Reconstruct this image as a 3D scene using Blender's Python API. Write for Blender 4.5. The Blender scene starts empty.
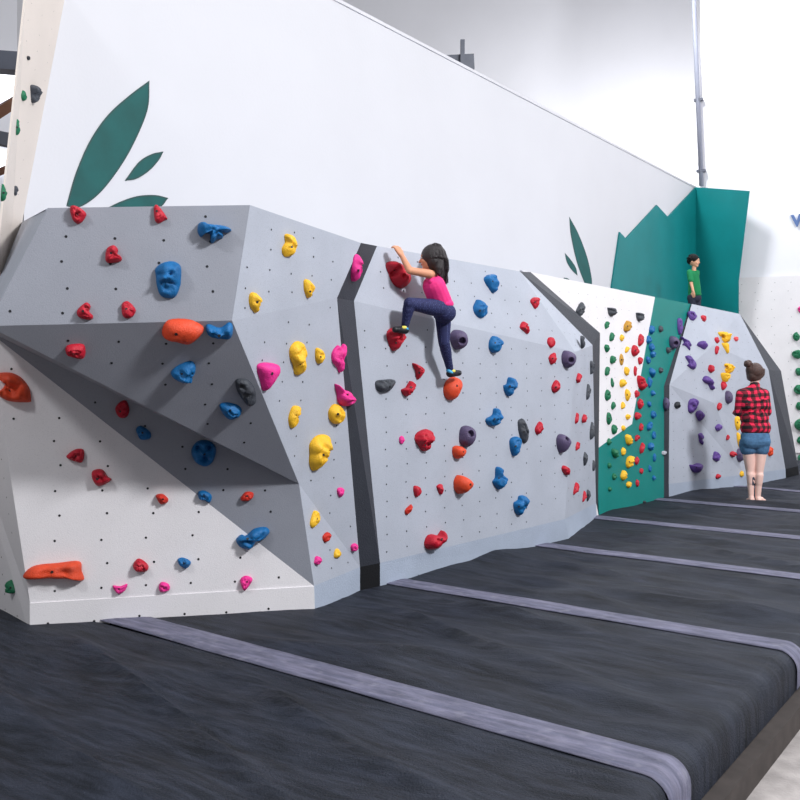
import bpy, bmesh, math, random
from mathutils import Vector, Matrix, noise
random.seed(7)
sc = bpy.context.scene
C = sc.collection
F, HX, HY, HC = 930.0, 400.0, 370.0, 1.5      # focal length in px, principal point, lens height above the mats

# ------------------------------------------------------------------ helpers
def U(px, py, Z):
    """world point at depth Z seen at pixel px,py"""
    return Vector(((px-HX)/F*Z, Z, HC+(HY-py)/F*Z))
def proj(v): return (HX+F*v.x/v.y, HY-F*(v.z-HC)/v.y)
def G0(px, py, z=0.0):
    Z = F*(HC-z)/(py-HY); return Vector(((px-HX)/F*Z, Z, z))
CAM = Vector((0, 0, HC))
def ray(px, py): return Vector(((px-HX)/F, 1.0, (HY-py)/F))
def onplane(px, py, o, n):
    d = ray(px, py); t = (o-CAM).dot(n)/d.dot(n); return CAM+d*t
def pnorm(a, b, c):
    n = (b-a).cross(c-a).normalized()
    return -n if n.dot(a-CAM) > 0 else n
def srgb(c):
    f = lambda v: v/12.92 if v <= .04045 else ((v+.055)/1.055)**2.4
    return tuple(f(v/255.) for v in c)+(1.0,)

def mat(name, rgb, rough=.6, var=.08, vscale=6., bump=.0, bscale=60., spec=.4, speck=None, stretch=None, chalk=0., metal=0., rot=None, dust=None):
    m = bpy.data.materials.new(name); m.use_nodes = True
    nt = m.node_tree; N = nt.nodes; L = nt.links
    b = N['Principled BSDF']; b.inputs['Roughness'].default_value = rough
    b.inputs['Specular IOR Level'].default_value = spec; b.inputs['Metallic'].default_value = metal
    tc = N.new('ShaderNodeTexCoord'); mp = N.new('ShaderNodeMapping'); src = tc.outputs['Object']
    if rot:
        m0 = N.new('ShaderNodeMapping'); m0.inputs['Rotation'].default_value = (0, 0, rot); L.new(src, m0.inputs['Vector']); src = m0.outputs[0]
    L.new(src, mp.inputs['Vector'])
    if stretch: mp.inputs['Scale'].default_value = stretch
    nz = N.new('ShaderNodeTexNoise'); nz.inputs['Scale'].default_value = vscale; nz.inputs['Detail'].default_value = 5
    L.new(mp.outputs[0], nz.inputs['Vector'])
    cr = N.new('ShaderNodeValToRGB'); c = srgb(rgb)
    cr.color_ramp.elements[0].position = .3; cr.color_ramp.elements[1].position = .7
    cr.color_ramp.elements[0].color = tuple(x*(1-var) for x in c[:3])+(1,)
    cr.color_ramp.elements[1].color = tuple(min(1, x*(1+var)) for x in c[:3])+(1,)
    L.new(nz.outputs['Fac'], cr.inputs['Fac']); out = cr.outputs['Color']
    if speck or chalk:
        n2 = N.new('ShaderNodeTexNoise'); n2.inputs['Scale'].default_value = 14 if chalk else 160; n2.inputs['Detail'].default_value = 4
        L.new(tc.outputs['Object'], n2.inputs['Vector'])
        r2 = N.new('ShaderNodeValToRGB'); r2.color_ramp.elements[0].position = .56; r2.color_ramp.elements[1].position = .72
        r2.color_ramp.elements[0].color = (0, 0, 0, 1); k = chalk or .6; r2.color_ramp.elements[1].color = (k, k, k, 1)
        L.new(n2.outputs['Fac'], r2.inputs['Fac'])
        mx = N.new('ShaderNodeMix'); mx.data_type = 'RGBA'
        L.new(r2.outputs['Color'], mx.inputs[0]); L.new(out, mx.inputs[6]); mx.inputs[7].default_value = srgb(speck or (225, 222, 225))
        out = mx.outputs[2]
    if dust:
        m3 = N.new('ShaderNodeMapping'); m3.inputs['Scale'].default_value = (1.3, 9, 1); L.new(src, m3.inputs['Vector'])
        n4 = N.new('ShaderNodeTexNoise'); n4.inputs['Scale'].default_value = 2.6; n4.inputs['Detail'].default_value = 8; n4.inputs['Roughness'].default_value = .68; L.new(m3.outputs[0], n4.inputs['Vector'])
        r4 = N.new('ShaderNodeValToRGB'); r4.color_ramp.elements[0].position = .42; r4.color_ramp.elements[0].color = (0,0,0,1); r4.color_ramp.elements[1].position = .85; r4.color_ramp.elements[1].color = (dust[3],)*3+(1,)
        L.new(n4.outputs['Fac'], r4.inputs[0]); mx4 = N.new('ShaderNodeMix'); mx4.data_type = 'RGBA'; L.new(r4.outputs[0], mx4.inputs[0]); L.new(out, mx4.inputs[6]); mx4.inputs[7].default_value = srgb(dust[:3]); out = mx4.outputs[2]
    L.new(out, b.inputs['Base Color'])
    if bump:
        n3 = N.new('ShaderNodeTexNoise'); n3.inputs['Scale'].default_value = bscale; n3.inputs['Detail'].default_value = 3
        L.new(tc.outputs['Object'], n3.inputs['Vector'])
        bp = N.new('ShaderNodeBump'); bp.inputs['Strength'].default_value = bump; bp.inputs['Distance'].default_value = .01
        L.new(n3.outputs['Fac'], bp.inputs['Height']); L.new(bp.outputs[0], b.inputs['Normal'])
    return m

def link(name, me, m, parent=None):
    o = bpy.data.objects.new(name, me); C.objects.link(o)
    for x in (m if isinstance(m, (list, tuple)) else [m]): me.materials.append(x)
    if parent: o.parent = parent
    return o
def obj(name, bm, m, parent=None, smooth=False):
    bmesh.ops.recalc_face_normals(bm, faces=bm.faces[:])
    me = bpy.data.meshes.new(name); bm.to_mesh(me); bm.free()
    if smooth:
        for p in me.polygons: p.use_smooth = True
    if parent: me.transform(Matrix.Translation(-parent.location))
    return link(name, me, m, parent)
def tag(o, label, cat, group=None, kind=None):
    if label: o['label'] = label
    if cat: o['category'] = cat
    if group: o['group'] = group
    if kind: o['kind'] = kind
    return o
def empty(name, loc):
    o = bpy.data.objects.new(name, None); o.empty_display_size = .1; o.location = loc; C.objects.link(o); return o
def prism(pts, back, bm=None):
    """closed solid: polygon pts and the same polygon moved by the vector back"""
    bm = bm or bmesh.new()
    a = [bm.verts.new(p) for p in pts]; b = [bm.verts.new(p+back) for p in pts]
    bm.faces.new(a); bm.faces.new(b[::-1]); n = len(a)
    for i in range(n): bm.faces.new((a[i], b[i], b[(i+1) % n], a[(i+1) % n]))
    return bm
def box(bm, c, s, rot=None):
    M = Matrix.Translation(c) @ (rot.to_4x4() if rot else Matrix()) @ Matrix.Diagonal((s[0], s[1], s[2], 1))
    bmesh.ops.create_cube(bm, size=1, matrix=M); return bm

# ------------------------------------------------------------------ materials
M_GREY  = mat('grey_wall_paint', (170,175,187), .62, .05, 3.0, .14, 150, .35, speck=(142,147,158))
M_MID   = mat('mid_grey_panel', (143,146,156), .62, .05, 3.0, .14, 150, .35, speck=(126,130,140))  # one even grey, darker than the light grey panels
M_KICK  = mat('kickboard_paint', (160,170,187), .6, .06, 4.0, .25, 90, .35, speck=(140,146,160))
M_WHITE = mat('white_textured_paint', (226,223,226), .7, .03, 3.0, .15, 150, .3, speck=(205,202,206))
M_CREAM = mat('cream_textured_paint', (212,202,194), .7, .03, 3.0, .15, 150, .3, speck=(200,192,186))
M_CHAR  = mat('charcoal_paint', (46,49,58), .6, .10, 8.0, .3, 90, .4, speck=(66,70,78))
M_BLACK = mat('black_kick_paint', (15,16,20), .7, .15, 8.0, .2, 90, .25)
M_TEAL  = mat('teal_paint', (0,120,114), .55, .07, 2.5, .15, 90, .4, speck=(30,150,142))
M_TEALW = mat('teal_mural_paint', (0,118,120), .5, .08, 2.0, .1, 60, .4)
M_LEAF  = mat('teal_leaf_paint', (6,80,78), .6, .14, 5.0)
M_LEAFD = mat('leaf_dark_outline', (40,72,70), .6, .05, 5.0)
M_WALL  = mat('white_wall_paint', (205,205,210), .75, .015, 1.2, .08, 40, .2)
M_SHELL = mat('white_building_panel', (226,226,232), .7, .02, .8)
M_HOLE  = mat('dark_bolt_hole', (22,24,30), .5, .05)
M_STEEL = mat('dark_steel_bolt', (30,30,34), .5, .05, metal=.0)
M_PIPE  = mat('grey_pipe_paint', (150,154,170), .5, .05)
M_MAT   = mat('black_blue_mat_cover', (19,24,34), .66, .5, 1.6, .6, 110, .3, stretch=(1,2.6,1), rot=.628, dust=(104,110,132,.24))
M_STRIP = mat('grey_violet_seam_cover', (86,87,106), .7, .30, 5.0, .3, 90, .35, stretch=(1,5,1), chalk=.08, rot=.628, dust=(170,166,190,.5))
M_BASE  = mat('brown_black_mat_base', (62,56,54), .8, .2, 12.)
M_CONC  = mat('worn_concrete', (158,152,150), .8, .22, 9., .3, 60)
M_BEAM  = mat('brown_timber', (124,84,62), .6, .15, 8.)
M_STEELG= mat('grey_steel_beam', (88,92,104), .5, .1, 8.)
HC_ = dict(red=(184,14,42), blue=(0,98,158), yellow=(240,186,40), pink=(228,44,140), orange=(216,70,34),
           mauve=(84,72,104), purple=(92,62,138), green=(14,108,72), grey=(62,66,74), black=(40,42,48), pale=(170,172,182), coral=(226,82,84), brown=(190,140,48))
HM = {k: mat(k+'_hold_resin', v, .55, .10, 18., .5, 140, .4, chalk=(.05 if k not in ('black',) else 0)) for k, v in HC_.items()}
HM['rust'] = mat('rust_red_hold_resin', (196,42,26), .55, .10, 18., .5, 140, .4)

# ------------------------------------------------------------------ main white wall (behind the climbing volumes)
u = Vector((.57, .8216, 0)); nw = Vector((.8216, -.57, 0))           # along the wall / out of the wall
W0 = U(22, 370, 6.35); W0.z = 0
def onwall(px, py, off=0.): return onplane(px, py, W0+nw*off, nw)
topz = onwall(695, 188).z
pe = onwall(695, 188); pe.z = -.32
ps = onwall(24, 370); ps.z = -.32
zt = Vector((0, 0, topz+.32))
bm = prism([ps, pe, pe+zt, ps+zt], -nw*.08)
o = obj('wall_back', bm, M_WALL); tag(o, 'tall plain white wall rising behind the grey climbing wall', 'wall', kind='structure')
# pale metal capping along the top of that wall
bm = prism([ps+zt+nw*.012, pe+zt+nw*.012, pe+zt+nw*.012+Vector((0,0,.035)), ps+zt+nw*.012+Vector((0,0,.035))], -nw*.10)
tag(obj('trim_1', bm, M_WALL), 'thin white capping along the top of the tall white wall', 'trim', kind='structure')

# ------------------------------------------------------------------ end wall and building shell
E0 = pe + Vector((0,0,0)); ed = nw
def endp(px, py, off=0.): return onplane(px, py, E0-u*off, u)
e1 = E0+nw*9.0
bm = prism([E0-nw*.3+u*.02, e1+u*.02, e1+u*.02+Vector((0,0,12)), E0-nw*.3+u*.02+Vector((0,0,12))], u*.2)
# the end wall as seen: right of the pipe
bm.free()
c0 = endp(700, 370); c0.z = -.32
bm = prism([c0+u*.02, e1+u*.02, e1+u*.02+Vector((0,0,12)), c0+u*.02+Vector((0,0,12))], u*.2)
tag(obj('wall_right', bm, M_SHELL), 'plain white end wall to the right of the green mountain panel', 'wall', kind='structure')
s0 = U(100, 370, 27); s1 = U(840, 370, 27); s0.z = s1.z = -.32
bm = prism([s0, s1, s1+Vector((0,0,16)), s0+Vector((0,0,16))], Vector((0,.2,0)))
tag(obj('wall_far', bm, M_SHELL), 'high pale grey building wall seen over the white wall', 'wall', kind='structure')
# vertical pipe on the end wall
def tube(bm, a, b, ra, rb=None, seg=16, caps=True):
    rb = ra if rb is None else rb
    d = (b-a); q = d.to_track_quat('Z', 'Y').to_matrix().to_4x4()
    M = Matrix.Translation((a+b)/2) @ q
    bmesh.ops.create_cone(bm, cap_ends=caps, segments=seg, radius1=ra, radius2=rb, depth=d.length, matrix=M)
a = endp(701.5, 186, .06); b = endp(695.5, 40, .06); b = a+(b-a)*1.9
bm = bmesh.new(); tube(bm, a, b, .045)
pp = obj('wall_pipe', bm, M_PIPE, smooth=True); tag(pp, 'thin grey vertical pipe on the white wall above the green mountain panel', 'pipe')
for py in (100, 171):
    bm = bmesh.new(); c = endp(697+(py-58)*.037, py, .05); box(bm, c, (.16, .10, .05), Matrix.Rotation(-math.radians(35), 3, 'Z'))
    obj('pipe_clip', bm, M_STEELG, pp)
# letter on the end wall
cu = bpy.data.curves.new('wall_lettering', 'FONT'); cu.body = 'W'; cu.size = .30; cu.extrude = .01; cu.offset = .012
lo = bpy.data.objects.new('wall_lettering', cu); C.objects.link(lo)
me = bpy.data.meshes.new_from_object(lo); bpy.data.objects.remove(lo)
lo = link('wall_lettering', me, mat('blue_letter_vinyl', (88,112,160), .5, .05))
p = endp(792.2, 226.5, .012)
lo.matrix_world = Matrix.Translation(p) @ Matrix((nw, Vector((0,0,1)), -u)).transposed().to_4x4() @ Matrix.Rotation(math.radians(3), 4, 'Z')
tag(lo, 'blue capital letter on the white end wall at the right edge', 'lettering')
# white textured climbing panel on the end wall
n_e = -u
bp_ = [endp(738, 281, .0), endp(738, 500, .0), endp(830, 500, .0), endp(830, 274, .0)]
bp_ = [endp(736, 277, .10), endp(736, 276, .10), endp(830, 274, .10)]
base = lambda px: (lambda q: Vector((q.x, q.y, -.05)))(endp(px, 400, .04))
pl = [endp(734, 278, .04), base(734), base(860), endp(860, 273, .04)]
white_end = empty('climbing_wall', base(800))
tag(white_end, 'white textured climbing wall at the right edge with a column of green holds', 'climbing wall')

# ------------------------------------------------------------------ climbing volumes
PANELS = []                                    # (name, [verts], normal) for placing holds
def in_poly(p2, poly):
    x, y = p2; c = False; n = len(poly)
    for i in range(n):
        x1, y1 = poly[i]; x2, y2 = poly[(i+1) % n]
        if (y1 > y) != (y2 > y) and x < (x2-x1)*(y-y1)/(y2-y1)+x1: c = not c
    return c
def edge_dist(p2, poly):
    d = 1e9; p = Vector(p2); n = len(poly)
    for i in range(n):
        a = Vector(poly[i]); b = Vector(poly[(i+1) % n]); ab = b-a
        t = max(0, min(1, (p-a).dot(ab)/max(1e-9, ab.dot(ab)))); d = min(d, (a+ab*t-p).length)
    return d
def panel(part, tris_or_poly, m, parent, zone, holes=.24, thick=.03, tris=None, hole_r=.0075, margin=.05):
    """one panel part: polygon (optionally given as triangles) with a thickness and its grid of bolt holes"""
    v = tris_or_poly; bm = bmesh.new()
    facets = tris or [tuple(range(len(v)))]
    ns = []
    for f in facets:
        n = pnorm(v[f[0]], v[f[1]], v[f[2]])
        if len(f) > 3:
            n = Vector((0,0,0))
            for i in range(len(f)):
                a, b = v[f[i]], v[f[(i+1) % len(f)]]
                n += Vector(((a.y-b.y)*(a.z+b.z), (a.z-b.z)*(a.x+b.x), (a.x-b.x)*(a.y+b.y)))
            n.normalize()
            if n.dot(v[f[0]]-CAM) > 0: n = -n
        ns.append(n)
    vn = [Vector((0,0,0)) for _ in v]
    for f, n in zip(facets, ns):
        for i in f: vn[i] += n
    A = [bm.verts.new(p) for p in v]; B = [bm.verts.new(p-q.normalized()*thick) for p, q in zip(v, vn)]
    for f in facets:
        bm.faces.new([A[i] for i in f]); bm.faces.new([B[i] for i in f][::-1])
    E = {}
    for f in facets:
        for i in range(len(f)):
            e = (f[i], f[(i+1) % len(f)]); k = tuple(sorted(e)); E[k] = E.get(k, 0)+1
    for (i, j), k in E.items():
        if k == 1: bm.faces.new((A[i], A[j], B[j], B[i]))
    bmesh.ops.recalc_face_normals(bm, faces=bm.faces[:])
    for f, n in zip(facets, ns):
        PANELS.append((zone, [v[i] for i in f], n, parent))
        if not holes: continue
        ex = Vector((0,0,1)).cross(n).normalized(); ey = n.cross(ex).normalized()
        o0 = v[f[0]]; poly = [((v[i]-o0).dot(ex), (v[i]-o0).dot(ey)) for i in f]
        xs = [p[0] for p in poly]; ys = [p[1] for p in poly]
        h = holes; r = 0; y = min(ys)+.07
        while y < max(ys):
            x = min(xs)+(h*.5 if r % 2 else 0.1)
            while x < max(xs):
                q = (x+random.uniform(-.008,.008), y+random.uniform(-.008,.008))
                if in_poly(q, poly) and edge_dist(q, poly) > margin:
                    c = o0+ex*q[0]+ey*q[1]+n*.0012
                    ring = [bm.verts.new(c+ex*math.cos(a)*hole_r+ey*math.sin(a)*hole_r) for a in [k*math.pi/4 for k in range(8)]]
                    fc = bm.faces.new(ring); fc.material_index = 1
                    fc.normal_update()
                    if fc.normal.dot(n) < 0: fc.normal_flip()
                x += h
            y += h*.55; r += 1
    me = bpy.data.meshes.new(part); bm.to_mesh(me); bm.free()
    me.transform(Matrix.Translation(-parent.location))
    return link(part, me, [m, M_HOLE], parent)

# --- left volume
a0 = G0(30, 625); b0 = G0(315, 608); m0 = G0(360, 590); dz = Vector((0,0,-.06))
dW = (b0-a0).normalized(); nW = Vector((dW.y, -dW.x, 0))
a1 = onplane(30, 603, a0, nW); e_ = onplane(314, 586, a0, nW); V0 = onplane(-12, 331, a0, nW)
n_ = U(360, 567, m0.y)
c_ = U(232, 320.5, 5.00); d_ = U(299, 484, 5.78)
cl = U(-12, 326, 4.66); g_ = U(250, 205, 5.07)
nU = pnorm(g_, c_, cl)
tl = onplane(48, 208, g_, nU)
nG = pnorm(c_, n_, e_)
k_ = onplane(337, 298, c_, nG)
nF = pnorm(c_, k_, g_)
j_ = onplane(361, 243, c_, nF)
s_ = onwall(22, 222); s2 = U(-20, 326, 5.2)
left = empty('climbing_wall', (a0+b0)/2)
tag(left, 'faceted grey and white climbing wall at the left with a dark overhang', 'climbing wall')
panel('white_panel', [a1, e_, V0], M_WHITE, left, 'white lower left panel', .265)
panel('kickboard', [p_+nW*.007 for p_ in (a0+dz, b0+dz, e_, a1)], M_WHITE, left, 'white lower left panel', .26)
tri = [V0, d_, e_]
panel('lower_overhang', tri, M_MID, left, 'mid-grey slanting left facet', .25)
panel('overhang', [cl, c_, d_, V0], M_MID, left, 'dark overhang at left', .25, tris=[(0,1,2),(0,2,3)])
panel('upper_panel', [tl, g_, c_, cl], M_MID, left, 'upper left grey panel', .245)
panel('upper_corner_panel', [s_, tl, cl, s2], M_GREY, left, 'upper left side panel', 0, tris=[(0,1,2),(0,2,3)])
rb = G0(-34, 590); rt = U(-60, 340, rb.y-.0)
panel('side_panel', [a0+dz, a1, V0, rt, rb+dz], M_WHITE, left, 'left side of the white panel', .2, tris=[(0,1,3),(1,2,3),(0,3,4)], hole_r=.005)
panel('right_upper_panel', [g_, j_, k_, c_], M_GREY, left, 'light grey upper right face of the left wall', .21, hole_r=.006)
panel('right_panel', [c_, k_, n_, e_, d_], M_GREY, left, 'light grey right face of the left wall', .21, tris=[(0,1,4),(4,1,2),(4,2,3)], hole_r=.006)
panel('kickboard', [b0+dz, m0+dz, n_, e_], M_KICK, left, 'light grey right face of the left wall', 0)

# --- centre volume
p0 = G0(380, 586); p1 = U(570, 538, 8.30); p1.z = 0; p2 = G0(597, 517)
h0 = U(380, 563, p0.y); 
l0 = U(354, 301, 6.27)
h1 = U(565, 519, 8.22)
nH = pnorm(h0, h1, l0)
r0 = onplane(575, 352, h0, nH)
h2 = U(596, 503, p2.y); r1 = U(592.5, 345, r0.y+.95)
tA = U(377, 246, 6.58)
nHu = pnorm(tA, l0, r0)
tB = onplane(520, 271.5, tA, nHu); 
mid = empty('climbing_wall', (p0+p1)/2)
tag(mid, 'broad light grey climbing wall in the middle that the girl climbs', 'climbing wall')
panel('upper_panel', [tA, tB, r1, r0, l0], M_GREY, mid, 'upper middle grey wall', .215, tris=[(0,1,3,4),(1,2,3)], hole_r=.0062)
panel('lower_panel', [l0, r0, h1, h0], M_GREY, mid, 'lower middle grey wall', .215, tris=[(0,1,2),(0,2,3)], hole_r=.0062)
panel('end_panel', [r0, r1, h2, h1], M_GREY, mid, 'right end of the middle grey wall', .215, hole_r=.0062, tris=[(0,1,2),(0,2,3)])
panel('kickboard', [h0, h1, p1+dz, p0+dz], M_KICK, mid, 'middle kickboard', .3, hole_r=.005, tris=[(0,1,2),(0,2,3)])
panel('kickboard', [h1, h2, p2+dz, p1+dz], M_KICK, mid, 'middle kickboard', 0, tris=[(0,1,2),(0,2,3)])

# --- charcoal joint between left and centre
strip1 = empty('joint_strip', (m0+p0)/2)
tag(strip1, 'charcoal vertical strip between the left and middle climbing walls', 'joint strip')
panel('upper_strip', [j_, tA, l0, k_], M_CHAR, strip1, 'charcoal strip between the left and middle walls', 0, tris=[(0,1,2),(0,2,3)])
panel('lower_strip', [k_, l0, h0, n_], M_CHAR, strip1, 'charcoal strip between the left and middle walls', .3, hole_r=.005, tris=[(0,1,2),(0,2,3)])
panel('black_foot', [n_, h0, p0+dz, m0+dz], M_BLACK, strip1, 'charcoal strip between the left and middle walls', 0, tris=[(0,1,2),(0,2,3)])

# --- white and teal wall
i0 = G0(599.5, 515.5); i1 = G0(665, 497.5)
iT0 = U(531, 272, 8.66)
nI = pnorm(i0, i1, iT0)
I = lambda px, py: onplane(px, py, i0, nI)
teal = empty('climbing_wall', (i0+i1)/2)
tag(teal, 'white and teal climbing wall with columns of green, yellow, red and blue holds', 'climbing wall')
w_in = I(596, 449.5)
panel('white_panel', [I(522, 270.3), I(655, 297), I(632, 424), w_in, I(593, 345)], M_WHITE, teal, 'white part of the white and teal wall', .2, hole_r=.004, tris=[(0,1,4),(4,1,2),(4,2,3)])
panel('teal_panel', [I(655, 297), I(692, 304.3), I(667, 384), i1+dz, i0+dz, w_in, I(632, 424)], M_TEAL, teal, 'teal part of the white and teal wall', 0, tris=[(0,1,2,6),(6,2,3),(6,3,4),(6,4,5)])

# --- charcoal trim at the right end of the centre volume
s2a, s2b = I(530.5, 272), I(600, 333)
strip2 = empty('joint_strip', p2)
tag(strip2, 'charcoal slanting strip between the middle wall and the white wall', 'joint strip')
panel('upper_strip', [tB, s2a, s2b, r1], M_CHAR, strip2, 'charcoal slanting strip right of the middle wall', 0, tris=[(0,1,2),(0,2,3)])
panel('lower_strip', [r1, s2b, I(598, 512), h2], M_CHAR, strip2, 'charcoal slanting strip right of the middle wall', 0, tris=[(0,1,2),(0,2,3)])
panel('foot', [h2, I(598, 512), i0+dz, p2+dz], M_WHITE, strip2, 'charcoal slanting strip right of the middle wall', 0, tris=[(0,1,2),(0,2,3)])

# --- right volume
q0 = G0(669, 497); q1 = G0(744, 486.5); q2 = G0(786, 478)
kL = U(669.5, 385, I(664, 386).y+.0); kQ = U(714, 403, 11.5); kR = U(768.5, 370, 12.6)
kT0 = U(691.8, 304, I(690.6, 304).y-.02); kT1 = U(740, 314, kT0.y+.85)
kb0 = U(669, 484, q0.y); kb1 = U(744, 474.5, q1.y); kb2 = U(785.5, 469, q2.y)
kM = U(713, 345, (kT0.y+kQ.y)/2+.02)
right = empty('climbing_wall', (q0+q2)/2)
tag(right, 'faceted light grey climbing wall at the right with purple and yellow holds', 'climbing wall')
panel('upper_panel', [kT0, kT1, kR, kQ, kL, kM], M_GREY, right, 'upper right grey wall', .2, hole_r=.0045, tris=[(0,1,5),(1,2,5),(5,2,3),(0,5,4),(4,5,3)])
panel('lower_panel', [kL, kQ, kb1, kb0], M_GREY, right, 'lower right grey wall', .2, hole_r=.0045, tris=[(0,1,2),(0,2,3)])
panel('lower_panel', [kQ, kR, kb2, kb1], M_GREY, right, 'lower right grey wall', .2, hole_r=.0045, tris=[(0,1,2),(0,2,3)])
panel('kickboard', [kb0, kb1, q1+dz, q0+dz], M_KICK, right, 'right kickboard', 0, tris=[(0,1,2),(0,2,3)])
panel('kickboard', [kb1, kb2, q2+dz, q1+dz], M_KICK, right, 'right kickboard', 0, tris=[(0,1,2),(0,2,3)])
strip3 = empty('joint_strip', (i1+q0)/2)
tag(strip3, 'charcoal strip between the teal wall and the right grey wall', 'joint strip')
panel('upper_strip', [I(690.6, 304), kT0, kL, I(664, 386)], M_CHAR, strip3, 'charcoal strip right of the teal wall', 0, tris=[(0,1,2),(0,2,3)])
panel('lower_strip', [I(664, 386), kL, q0+dz, I(664, 498)+dz], M_CHAR, strip3, 'charcoal strip right of the teal wall', 0, tris=[(0,1,2),(0,2,3)])
o3 = G0(799.5, 475)
x1 = U(781, 371, 13.35)
strip4 = empty('joint_strip', (q2+o3)/2)
tag(strip4, 'charcoal slanting side of the right climbing wall beside the standing woman', 'joint strip')
panel('upper_strip', [kT1, x1, kR], M_CHAR, strip4, 'charcoal right side', 0)
panel('lower_strip', [kR, x1, U(798, 466, o3.y), U(786, 469, q2.y)], M_CHAR, strip4, 'charcoal right side', 0, tris=[(0,1,2),(0,2,3)])
panel('black_foot', [U(786, 469, q2.y), U(798, 466, o3.y), o3+dz, q2+dz], M_BLACK, strip4, 'charcoal right side', 0, tris=[(0,1,2),(0,2,3)])
# end wall climbing panel
panel('textured_panel', pl, M_WHITE, white_end, 'white wall at the right edge', .3, hole_r=.006)

# --- walking deck behind the volumes
def back_of(p):
    t = (W0-p).dot(nw); q = p+nw*(t+.01); q.z = p.z; return q
tops = [tl, g_, j_, tA, tB, s2a, I(655, 297), I(690.6, 304), kT0, kT1]
tops = [t+Vector((0,0,-.004))-nw*.02 for t in tops]
bm = bmesh.new()
last_b = back_of(tops[-1])
A = [bm.verts.new(t) for t in tops]; backs = [s_+Vector((0,0,-.004))]+[back_of(t) for t in tops[1:]]; B = [bm.verts.new(t) for t in backs]
A2 = [bm.verts.new(t-Vector((0,0,.04))) for t in tops]; B2 = [bm.verts.new(t-Vector((0,0,.04))) for t in backs]
for i in range(len(tops)-1):
    bm.faces.new((A[i], A[i+1], B[i+1], B[i])); bm.faces.new((A2[i], B2[i], B2[i+1], A2[i+1]))
    bm.faces.new((A[i], A2[i], A2[i+1], A[i+1]))
deck = obj('platform', bm, M_GREY); tag(deck, 'walkway platform behind the climbing walls where the boy stands', 'platform')

# --- cream climbing wall at the far left
cr_tr = onwall(66, -8); cr_br = onwall(8, 296); cr_br2 = onwall(8, 296)
cr_tl = U(26, -8, 5.9); cr_bl = U(-3, 262, 5.5)
cream = empty('climbing_wall', Vector((cr_bl.x, cr_bl.y, cr_bl.z)))
tag(cream, 'tall leaning cream climbing wall at the far left edge', 'climbing wall')
cr_bl2 = U(-20, 380, 5.5); cr_br3 = U(-6, 380, 5.7)
panel('cream_panel', [cr_tr, cr_br, cr_bl, cr_tl], M_CREAM, cream, 'cream leaning wall at the left', .22, tris=[(0,1,3),(1,2,3)], hole_r=.003, thick=.012)

# --- leaf murals on the white wall
def closed_smooth(pts, sub=8):
    out = []; n = len(pts)
    for i in range(n):
        p0_, p1_, p2_, p3_ = [Vector(pts[(i+k-1) % n]) for k in range(4)]
        for t in range(sub):
            t /= sub
            out.append(.5*((2*p1_)+(-p0_+p2_)*t+(2*p0_-5*p1_+4*p2_-p3_)*t*t+(-p0_+3*p1_-3*p2_+p3_)*t*t*t))
    return out
def leaf(tip, left_pts, foot, right_pts, label):
    """leaf between two sharp ends; side points in order tip->foot (left) and foot->tip (right)"""
    def open_smooth(P, sub=10):
        P = [Vector(p) for p in P]; Q = [2*P[0]-P[1]]+P+[2*P[-1]-P[-2]]; out = []
        for i in range(1, len(Q)-2):
            for t in range(sub):
                t /= sub; a, b, c, d = Q[i-1:i+3]
                out.append(.5*((2*b)+(-a+c)*t+(2*a-5*b+4*c-d)*t*t+(-a+3*b-3*c+d)*t*t*t))
        return out
    px = open_smooth([tip]+left_pts+[foot])+open_smooth([foot]+right_pts+[tip])
    o = obj('painted_leaf', prism([onwall(p.x, p.y, .004) for p in px], -nw*.003), M_LEAF)
    tag(o, label, 'wall mural', 'painted leaves on the white wall')
    c = sum(px, Vector((0,0)))/len(px)
    ring = bmesh.new(); n = len(px); vo = []; vi = []
    for i, p in enumerate(px):
        q = onwall(p.x, p.y, .005); cc = onwall(c.x, c.y, .005)
        tg = (onwall(px[(i+1) % n].x, px[(i+1) % n].y, .005)-onwall(px[i-1].x, px[i-1].y, .005)).normalized()
        s = nw.cross(tg); 
        if s.dot(q-cc) < 0: s = -s
        vo.append(ring.verts.new(q)); vi.append(ring.verts.new(q-s*.012))
    for i in range(n):
        j = (i+1) % n; ring.faces.new((vo[i], vo[j], vi[j], vi[i]))
    obj('outline', ring, M_LEAFD, o)
leaf((149.5,80.5), [(130,95),(108,115),(90,141),(76,173)], (66.5,206), [(80,207),(100,193),(121,166),(137,137),(148,108)], 'largest teal leaf painted on the white wall above the left grey panel')
leaf((163.5,151.5), [(152,154),(139,162)], (125,180.5), [(136,179),(149,171),(159,160)], 'small teal leaf to the right of the largest painted leaf')
leaf((168.5,198), [(155,195),(138,196),(122,201)], (105,209), [(130,209),(158,208)], 'flat teal leaf lying low above the left grey panel edge')
leaf((569.5,217), [(571,235),(577,262)], (585,284), [(592,284),(588,260),(579,235)], 'tall narrow teal leaf painted left of the green mountain panel')
leaf((565,253), [(567,262),(572,270)], (577.5,275.5), [(576,268),(571,260)], 'small narrow teal leaf left of the tall narrow one')
leaf((564,277.5), [(564,279)], (566,282), [(571,282),(568,278.5)], 'tiny teal leaf tip just above the white climbing wall edge')

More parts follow.
